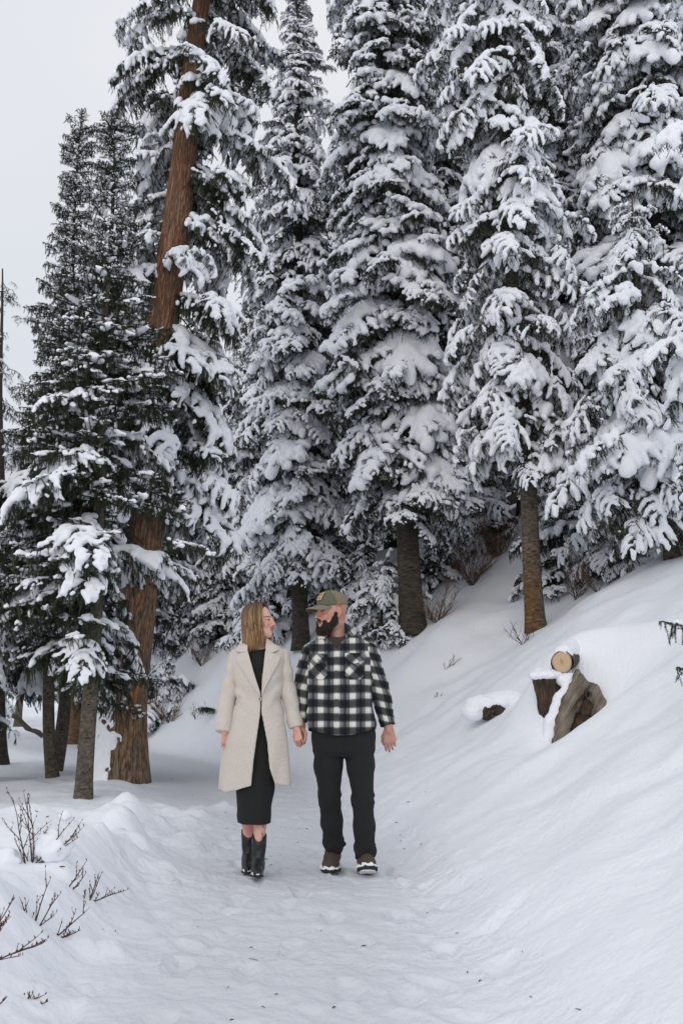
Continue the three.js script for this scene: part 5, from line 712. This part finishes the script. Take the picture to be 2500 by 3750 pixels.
shrub('low fan of bare twigs nearest the edge of the path', -1.30, -5.36, [[0.2, 1, 0, 0.22], [0.5, 0.8, 0, 0.22], [0.9, 0.35, 0.1, 0.24], [0.3, 0.5, 0.5, 0.14]], 203);
shrub('bare shrub with red-brown twigs rising in the middle of the left snowbank', -1.35, -4.66, [[-0.35, 1, 0, 0.22], [0.12, 1, 0, 0.30], [0.45, 0.8, 0, 0.22]], 204);
shrub('long bare twigs leaning right over the snowbank', -1.31, -4.74, [[0.75, 0.62, 0, 0.28], [0.9, 0.35, 0.1, 0.16], [0.8, 0.45, 0.3, 0.14]], 205);
shrub('bare twigs entering at the left edge of the snowbank', -1.42, -4.2, [[0.45, 0.95, 0, 0.26], [0.6, 0.7, 0.05, 0.22], [0.1, 1, 0, 0.2]], 206);
shrub('long forked twig sweeping in low from the left edge', -1.40, -4.05, [[0.9, 0.38, 0.05, 0.42], [0.6, 0.6, -0.1, 0.24]], 207);
shrub('small bare twig lying on the snow in the bottom left', -1.20, -4.0, [[0.85, 0.5, 0, 0.15], [0.7, 0.7, 0.1, 0.10], [0.95, 0.25, 0.2, 0.12]], 208);
shrub('short twig in the bottom left corner', -1.28, -3.86, [[0.7, 0.7, 0, 0.12], [0.3, 0.9, 0, 0.08]], 209);
shrub('single twig lying flat on the snow beside the path', -1.19, -5.2, [[1, 0.12, 0, 0.11], [0.9, 0.2, 0.3, 0.07]], 210, { th: 0.0026 });
// ---------------------------------------------------------------- twigs and brush on the hillside
const brush = { sc: 1, c0: S(70, 58, 48), c1: S(110, 84, 66), th: 0.006, bud: 0.3 };
const onHill = [['few thin twigs on the smooth bank left of the ochre trunk', 1.62, -15.9, 0.35, 4], ['tangle of brown twigs at the foot of the ochre trunk', 2.72, -15.0, 0.45, 8], ['bare brush right behind the ochre trunk', 3.9, -16.6, 0.7, 6], ['long bare twigs on the crest at right', 5.2, -16.6, 0.8, 7], ['grey bare brush under the crooked trunk', 4.9, -13.7, 0.6, 8], ['twigs on the slope above the couple', 1.35, -14.8, 0.25, 3], ['dry brush below the dark spruce', 1.75, -18.2, 0.7, 9], ['brown brush on the crest beside the dark spruce', 2.6, -19.8, 1.1, 10], ['reddish brush behind the crest', 3.2, -20.5, 1.2, 10], ['snow-bent grey brush right of the big red trunk', -4.0, -23.8, 0.7, 8], ['grey brush low on the slope left of the woman', -3.2, -22.4, 0.4, 6], ['sparse twigs high on the left slope', -3.6, -26.0, 0.7, 7], ['thin tall sapling twig on the crest', 4.05, -15.6, 1.1, 2], ['twigs reaching over the crest at the right edge', 5.6, -15.2, 0.9, 7]];
onHill.forEach(([label, x, z, l, n], i) => { const r = rng(300 + i); shrub(label, x, z, [...Array(n)].map(() => [(r() - 0.5) * 1.8, 0.4 + r() * 0.7, (r() - 0.5), l * (0.6 + 0.6 * r())]), 320 + i, { ...brush, th: l > 0.6 ? 0.008 : 0.005 }); });
// snow-loaded young firs and brush that fill the edge of the wood
const low = [['young snowy fir behind the man at the edge of the bank', 0.75, -18.9, 1.7, 0.75], ['low snowy fir bush right of the young fir behind the man', 1.9, -20.4, 1.6, 0.9], ['snow-buried fir bush below the crest brush', 3.0, -21.6, 1.9, 1.0], ['snow-covered low fir between the ochre and crooked trunks', 3.9, -17.8, 1.8, 1.0], ['snow-heaped fir bush behind the crooked trunk', 5.0, -16.8, 2.2, 1.1], ['snow-heaped fir bush at the right edge of the crest', 5.9, -15.9, 2.2, 1.1], ['small snowy fir left of the woman up the slope', -3.3, -27.0, 2.3, 1.0], ['snowy bush at the right foot of the big red trunk', -4.4, -24.6, 1.4, 0.9], ['low snowy bush higher on the left slope', -4.6, -29.0, 2.0, 1.1], ['snowy fir bush behind the couple', -0.3, -22.5, 2.0, 0.9], ['little snowy fir between the couple and the dark trunk', 0.4, -20.4, 1.5, 0.8], ['wide snowy bush at the foot of the narrow spruce', -1.6, -23.0, 1.8, 1.0]];
low.forEach(([label, x, z, h, R], i) => buildTree({ name: 'young_fir', label, x, z, h, r: 0.03, lean: [0.1, 0], seed: 400 + i, y0: 0.12, gap: 0.24, nb: 5, bark: darkBark, kinds: ['heavy', 'sparse', 'dark'], topTip: true, R: cone(h, h * 0.3, R, 0.6, 0.9), rise: () => -0.15 }));
// dead broken stem and twig clumps showing through the snow of the left slope
for (const [label, x, z, s] of [['dark twig clump showing through the slope left of the woman', -2.75, -22.0, 1], ['dark fir tuft at the foot of the slope beside the red trunk', -4.5, -23.0, 1.1]]) { const g = thing('fir_tuft', label, 'plant', [x, hT(x, z) - 0.02, z]); for (let k = 0; k < 3; k++) { const b = K.dark[0], m = part('sprig', b.foliage, M.needles, g); m.rotation.set(0, k * 1.9 + 0.4, 0.3); m.scale.setScalar(0.55 * s); if (k === 1 && b.snow) { const q = part('snow', b.snow, M.snow, g); q.rotation.copy(m.rotation); q.scale.copy(m.scale); } } }
{ const x = -9.2, z = -30, g = thing('broken_branch', 'dark broken branch sticking out of the snow at the left edge', 'branch', [x, hT(x, z) - 0.1, z]); const mb = new MB(); mb.tube(bezierPts(8, (t) => V(-0.5 + 0.95 * t, 0.75 - 0.62 * t + 0.05 * Math.sin(t * 9), 0.1 * t)), (k) => 0.07 + 0.015 * Math.sin(k * 2.1), 9, (k) => [0.5, 0.46, 0.42]); part('limb', mb.geo(), M.barkGrey, g); }
// ---------------------------------------------------------------- sprigs of a young fir at the right edge
{ const x = 2.45, z = -6.45, g = thing('young_fir', 'green fir sprigs reaching in at the right edge', 'tree', [x, hT(x, z) - 0.05, z]);
  const mb = new MB(); mb.tube(bezierPts(10, (t) => V(0.03 * Math.sin(t * 3), 1.25 * t, 0)), (k) => 0.022 * (1 - 0.08 * k), 9, () => [0.6, 0.55, 0.5]); part('trunk', mb.geo(), M.barkGrey, g);
  for (const [y, az, s, i, rise] of [[0.44, 3.35, 0.52, 0, 0.12], [0.16, 3.0, 0.46, 0, 0.10], [0.75, 0.3, 0.6, 1, 0], [0.5, 1.6, 0.4, 0, 0], [0.95, 2.2, 0.25, 0, 0.4], [1.0, 4.6, 0.28, 0, 0.3], [0.4, 5.2, 0.5, 1, 0]]) for (const [n, geo, mat] of [['sprig', K.fir[i].foliage, M.needles], ['snow', K.fir[i].snow, M.snow]]) { const m = part(n, geo, mat, g); m.position.y = y; m.rotation.set(0, -az, rise, 'YXZ'); m.scale.setScalar(s); } }
// ---------------------------------------------------------------- weathered stump, sawn log and bark stump in the bank
const grain = tex(256, 512, (u, v) => { const a = tn(u, v, 40, 3, 3, 2), b = tn(u, v, 9, 5, 3, 6), c = sstep(0.18, 0.4, tn(u, v, 30, 2, 2, 12)); const l = 0.8 + 0.35 * a + 0.3 * b; return mixc([150 * l, 140 * l, 126 * l], [52, 44, 38], c * 0.8); }, true);
const grainB = tex(256, 512, (u, v) => 0.5 + 0.5 * tn(u, v, 34, 3, 4, 2), false);
M.grey = new THREE.MeshStandardMaterial({ map: grain, bumpMap: grainB, bumpScale: 0.02, roughness: 0.9, vertexColors: true });
M.rot = new THREE.MeshStandardMaterial({ vertexColors: true, roughness: 1 });
{ const gx = 2.0, gz = -9.3, g = thing('tree_stump', 'weathered grey hollow stump with twisted roots in the snowbank', 'stump', [gx, 0, gz]);
  const q = (u, v, z) => [(u - 1290) * 0.00398 , 0.681 + (1725 - v) * 0.00389, z];
  const A = [[...q(1264, 1768, 0.20), 0.060], [...q(1280, 1705, 0.15), 0.068], [...q(1292, 1655, 0.10), 0.072], [...q(1312, 1615, 0.05), 0.085], [...q(1334, 1583, 0.0), 0.080], [...q(1337, 1560, -0.02), 0.05], [...q(1336, 1540, -0.03), 0.022]];
  const B = [[...q(1345, 1580, -0.03), 0.075], [...q(1366, 1588, -0.02), 0.072], [...q(1378, 1612, 0.02), 0.060], [...q(1374, 1645, 0.06), 0.052], [...q(1360, 1680, 0.08), 0.042]];
  const f = (x, y, z) => { const ang = Math.atan2(z, x); let d = smin(chain(x, y, z, A, 0.03), chain(x, y, z, B, 0.03), 0.03); d += 0.013 * N3(x * 26 + y * 9, y * 5 - x * 3, z * 26) + 0.008 * N3(x * 60 + y * 18, y * 9, z * 60); const [hx, hy] = q(1356, 1597); d = smax(d, -(elli(x, y, z, [hx, hy, 0.07], [0.022, 0.034, 0.08])), 0.008); return d; };
  const [s0x] = q(1240, 0), [s1x] = q(1410, 0); const wd = net(f, [s0x, 0.55, -0.16], [s1x, 1.46, 0.28], 0.008);
  setUV(wd, (x, y, z) => [(x * 0.85 + z * 0.6 - y * 0.45) * 1.6, (y * 0.85 + x * 0.5) * 1.1]); paint(wd, (x, y, z) => { const n = N3(x * 9, y * 6, z * 9); return mixc([1.0, 0.98, 0.93], [0.55, 0.45, 0.36], clamp(0.25 + n + (z < 0.0 ? 0.3 : 0))); }); part('wood', wd, M.grey, g);
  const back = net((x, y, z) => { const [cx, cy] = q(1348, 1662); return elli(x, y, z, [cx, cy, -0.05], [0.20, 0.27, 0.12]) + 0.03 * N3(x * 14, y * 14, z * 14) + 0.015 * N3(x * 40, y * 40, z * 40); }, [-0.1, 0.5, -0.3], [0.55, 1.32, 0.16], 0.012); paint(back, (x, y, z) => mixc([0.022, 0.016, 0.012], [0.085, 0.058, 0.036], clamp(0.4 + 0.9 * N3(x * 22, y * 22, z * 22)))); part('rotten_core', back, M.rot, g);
  const inner = net((x, y, z) => chain(x, y, z, [[...q(1330, 1725, 0.10), 0.035], [...q(1322, 1680, 0.05), 0.032], [...q(1330, 1640, 0.0), 0.04]], 0.02) + 0.012 * N3(x * 40, y * 20, z * 40), [0, 0.6, -0.1], [0.3, 1.1, 0.2], 0.009); paint(inner, (x, y, z) => mixc([0.03, 0.02, 0.014], [0.12, 0.08, 0.05], clamp(0.5 + N3(x * 30, y * 30, z * 30)))); part('root', inner, M.rot, g);
  // snow: on the back of the root, over the top, and the drift that closes the pit on the right
  const up = (P, dz = 0) => P.map((p) => [p[0] - 0.055, p[1] + 0.055, p[2] - 0.03 + dz, p[3]]);
  const snw = net((x, y, z) => { let d = chain(x, y, z, [[...q(1258, 1712, 0.06), 0.07], [...q(1272, 1660, 0.02), 0.075], [...q(1300, 1608, -0.04), 0.08], [...q(1324, 1572, -0.10), 0.05]], 0.05); d = smin(d, elli(x, y, z, [...q(1322, 1562, -0.16)], [0.12, 0.07, 0.10]), 0.05); d = smin(d, chain(x, y, z, [[...q(1424, 1612, 0.0), 0.07], [...q(1414, 1665, 0.10), 0.08], [...q(1384, 1715, 0.18), 0.08], [...q(1330, 1752, 0.26), 0.09], [...q(1270, 1758, 0.26), 0.09]], 0.06), 0.05); d = smin(d, elli(x, y, z, [...q(1322, 1718, 0.06)], [0.035, 0.05, 0.05]), 0.01); return d + 0.014 * N3(x * 9, y * 9, z * 9) + 0.006 * N3(x * 24, y * 24, z * 24); }, [-0.25, 0.42, -0.34], [0.66, 1.5, 0.46], 0.013);
  part('snow', snw, M.snow, g); }
{ const x = 2.07, y = 1.485, z = -9.46, g = thing('sawn_log', 'sawn log end with pale wood and orange heart above the grey stump', 'log', [x, y, z]); g.rotation.set(0.12, -0.42, 0.42, 'YXZ');
  const face = tex(256, 256, (u, v) => { const a = u - 0.5, b = v - 0.5, r = Math.hypot(a, b) * 2, an = Math.atan2(b, a), n = tn(u, v, 9, 9, 3, 1), ring = 0.5 + 0.5 * Math.sin(r * 60 + 5 * n); let c = mixc([206, 184, 156], [184, 152, 118], clamp(0.5 * ring * 0.5 + 0.4 * n + 0.2)); const heart = sstep(0.34, 0.08, Math.hypot(a * 2.1, b * 1.05) * 1.5 - 0.2 * N3(Math.cos(an) * 2.5, Math.sin(an) * 2.5, 1)); c = mixc(c, [188, 122, 62], heart * 0.8); return mixc(c, [120, 92, 66], sstep(0.82, 1.0, r) * 0.6); }, true);
  const rad = (a) => 0.096 * (1 + 0.05 * Math.sin(2 * a + 0.5) + 0.03 * Math.sin(3 * a)) * (1 + 0.12 * Math.abs(Math.sin(a)));
  const mb = new MB(); mb.tube(bezierPts(14, (t) => V(0, 0, -0.7 * t)), (k, a) => (rad(a) + 0.004 * N3(Math.cos(a) * 6, k * 0.7, Math.sin(a) * 6)) , 48, () => [0.5, 0.45, 0.4], { close: false }); part('bark', mb.geo(), M.barkGrey, g);
  const fg = new THREE.BufferGeometry(), p = [0, 0, 0.004], u = [0.5, 0.5], ix = []; for (let k = 0; k < 48; k++) { const a = k / 48 * 6.28319, r = rad(a) * 0.955; p.push(Math.cos(a) * r, Math.sin(a) * r, 0.002); u.push(0.5 + 0.5 * Math.cos(a), 0.5 + 0.5 * Math.sin(a)); ix.push(0, 1 + k, 1 + (k + 1) % 48); } fg.setAttribute('position', new THREE.Float32BufferAttribute(p, 3)); fg.setAttribute('uv', new THREE.Float32BufferAttribute(u, 2)); fg.setIndex(ix); fg.computeVertexNormals(); part('sawn_face', fg, new THREE.MeshStandardMaterial({ map: face, roughness: 0.85 }), g);
  const rim = new THREE.BufferGeometry(), rp = [], ri = []; for (let k = 0; k < 48; k++) { const a = k / 48 * 6.28319; for (const s of [0.955, 1.0]) rp.push(Math.cos(a) * rad(a) * s, Math.sin(a) * rad(a) * s, s < 1 ? 0.002 : -0.002); const b = k * 2, c = ((k + 1) % 48) * 2; ri.push(b, b + 1, c, b + 1, c + 1, c); } rim.setAttribute('position', new THREE.Float32BufferAttribute(rp, 3)); rim.setIndex(ri); rim.computeVertexNormals(); part('bark_rim', rim, cloth([0.02, 0.016, 0.012]), g);
  const sn = net((a, b, c) => smax(caps(a, b, c, [0.030, 0.062, -0.07], [0.034, 0.070, -0.6], 0.088, 0.11), -(Math.hypot(a, b) - 0.094), 0.012) + 0.010 * N3(a * 14, b * 14, c * 14) + 0.006 * N3(a * 34, b * 34, c * 34), [-0.15, -0.1, -0.75], [0.22, 0.24, 0.06], 0.011); part('snow', sn, M.snow, g); }
{ const x = 1.95, z = -9.52, g = thing('bark_stump', 'short brown bark stump capped with snow beside the sawn log', 'stump', [x, 1.06, z]);
  const f = (a, b, c) => smax(caps(a, b, c, [0.03, -0.1, 0], [-0.03, 0.26, -0.02], 0.125, 0.115) + 0.012 * N3(Math.atan2(c, a) * 3, b * 5, 2) + 0.008 * N3(a * 50, b * 14, c * 50), b - 0.29, 0.01);
  const b = net(f, [-0.22, -0.15, -0.2], [0.22, 0.36, 0.2], 0.009); setUV(b, (p, q, r) => [Math.atan2(p, Math.abs(r) + 0.01) * 0.3, q]); paint(b, (p, q, r) => mixc([0.75, 0.55, 0.38], [0.32, 0.25, 0.2], clamp(0.5 + 1.2 * N3(p * 12, q * 6, r * 12)))); part('bark', b, M.barkRed, g);
  const side = net((a, q, c) => chain(a, q, c, [[0.10, 0.22, -0.02, 0.06], [0.22, 0.20, 0.0, 0.07], [0.33, 0.24, -0.05, 0.05]], 0.04) + 0.02 * N3(a * 20, q * 20, c * 20), [0, 0.05, -0.16], [0.45, 0.4, 0.12], 0.011); paint(side, (p, q, r) => mixc([0.03, 0.022, 0.016], [0.10, 0.065, 0.04], clamp(0.4 + N3(p * 25, q * 25, r * 25)))); part('root', side, M.rot, g);
  const s = net((a, q, c) => smin(elli(a, q, c, [-0.02, 0.30, -0.03], [0.165, 0.06, 0.15]), elli(a, q, c, [0.10, 0.30, -0.20], [0.20, 0.12, 0.14]), 0.06) + 0.016 * N3(a * 14, q * 14, c * 14) + 0.008 * N3(a * 34, q * 34, c * 34), [-0.28, 0.15, -0.32], [0.4, 0.54, 0.2], 0.012); part('snow', s, M.snow, g); }
{ const x = 1.72, z = -11.6, y = hT(1.72, -11.6) + 0.04, g = thing('rock', 'dark mossy rock showing in a hollow of the snowbank', 'rock', [x, y, z]); g.scale.setScalar(0.82);
  const r = net((a, b, c) => elli(a, b, c, [0, 0.03, 0], [0.19, 0.13, 0.12]) + 0.05 * N3(a * 6, b * 6, c * 6) + 0.025 * N3(a * 18, b * 18, c * 18) + 0.012 * N3(a * 45, b * 45, c * 45), [-0.3, -0.2, -0.22], [0.3, 0.26, 0.22], 0.011); paint(r, (a, b, c) => mixc([0.02, 0.016, 0.012], [0.085, 0.06, 0.04], clamp(0.4 + N3(a * 22, b * 22, c * 22)))); part('stone', r, M.rot, g);
  const s = net((a, b, c) => smin(smin(elli(a, b, c, [-0.04, 0.12, -0.10], [0.32, 0.13, 0.22]), elli(a, b, c, [0.24, 0.16, -0.12], [0.26, 0.15, 0.24]), 0.06), elli(a, b, c, [-0.27, 0.0, -0.02], [0.16, 0.13, 0.2]), 0.06) + 0.02 * N3(a * 10, b * 10, c * 10) + 0.012 * N3(a * 30, b * 30, c * 30), [-0.5, -0.2, -0.42], [0.56, 0.4, 0.24], 0.014); part('snow', s, M.snow, g); }
// snow plastered on the windward side of the big red trunk
{ const g = scene.children.find((o) => o.name === 'spruce_tree'), line = trunkLine({ h: 16.5, lean: [1.3, 0], bend: -0.06, seed: 3 }), rad = (y) => 0.36 * (1 - 0.93 * Math.pow(y / 16.5, 1.05)) + 0.36 * 0.32 * Math.exp(-y / (0.36 * 1.6));
  const s = net((x, y, z) => { const c = line(y), dx = x - c.x, dz = z - c.z, r = Math.hypot(dx, dz), a = Math.atan2(dz, dx), R = rad(y); // centred on the left front
    let da = a - 2.25; if (da < -3.14159) da += 6.28319; if (da > 3.14159) da -= 6.28319; const e = Math.abs(da) * R - (0.29 + 0.05 * N3(y * 2, 1, 1) + 0.16 * N3(x * 7, y * 4, z * 7) + 0.12 * N3(x * 20, y * 12, z * 20)) * sstep(3.0, 1.6, y + 0.4 * N3(y * 2.5, 3, 3)) * (0.75 + 0.5 * sstep(1.2, 0, y)); const hole = 0.04 * N3(x * 12, y * 8, z * 12);
    return Math.max(Math.abs(r - R * 1.03) - 0.028 - hole, e * 0.8, 0.02 - y); }, [-0.7, 0, -0.62], [0.5, 3.0, 0.62], 0.016);
  part('snow', s, M.snow, g); }

// ---------------------------------------------------------------- fallen needles, bark crumbs and bits of twig on the snow
{ const r = rng(61), mb = new MB(); for (let k = 0; k < 130; k++) { const near = r() < 0.5, x = near ? -2.6 + r() * 3.4 : -4.5 + r() * 5, z = near ? -2.6 - r() * 7 : -6 - r() * 11, y = hFine(x, z) + 0.003, a = r() * 6.28, l = 0.006 + 0.022 * r() * r(), w = 0.0012 + 0.0022 * r(), c = mixc(S(52, 40, 32), S(96, 66, 48), r()); const d = V(Math.cos(a) * l, 0.003 * r(), Math.sin(a) * l); mb.tube([V(x, y, z).sub(d), V(x, y + 0.002, z), V(x, y, z).add(d)], (i) => w * [0.5, 1, 0.6][i], 4, () => c); }
  const m = part('fallen_needles', mb.geo(), M.twig, scene); tag(m, 'scattered dark needles and bark crumbs lying on the snow', 'needles', null, 'stuff'); }

scene.updateMatrixWorld(true);
renderer.render(scene, camera);
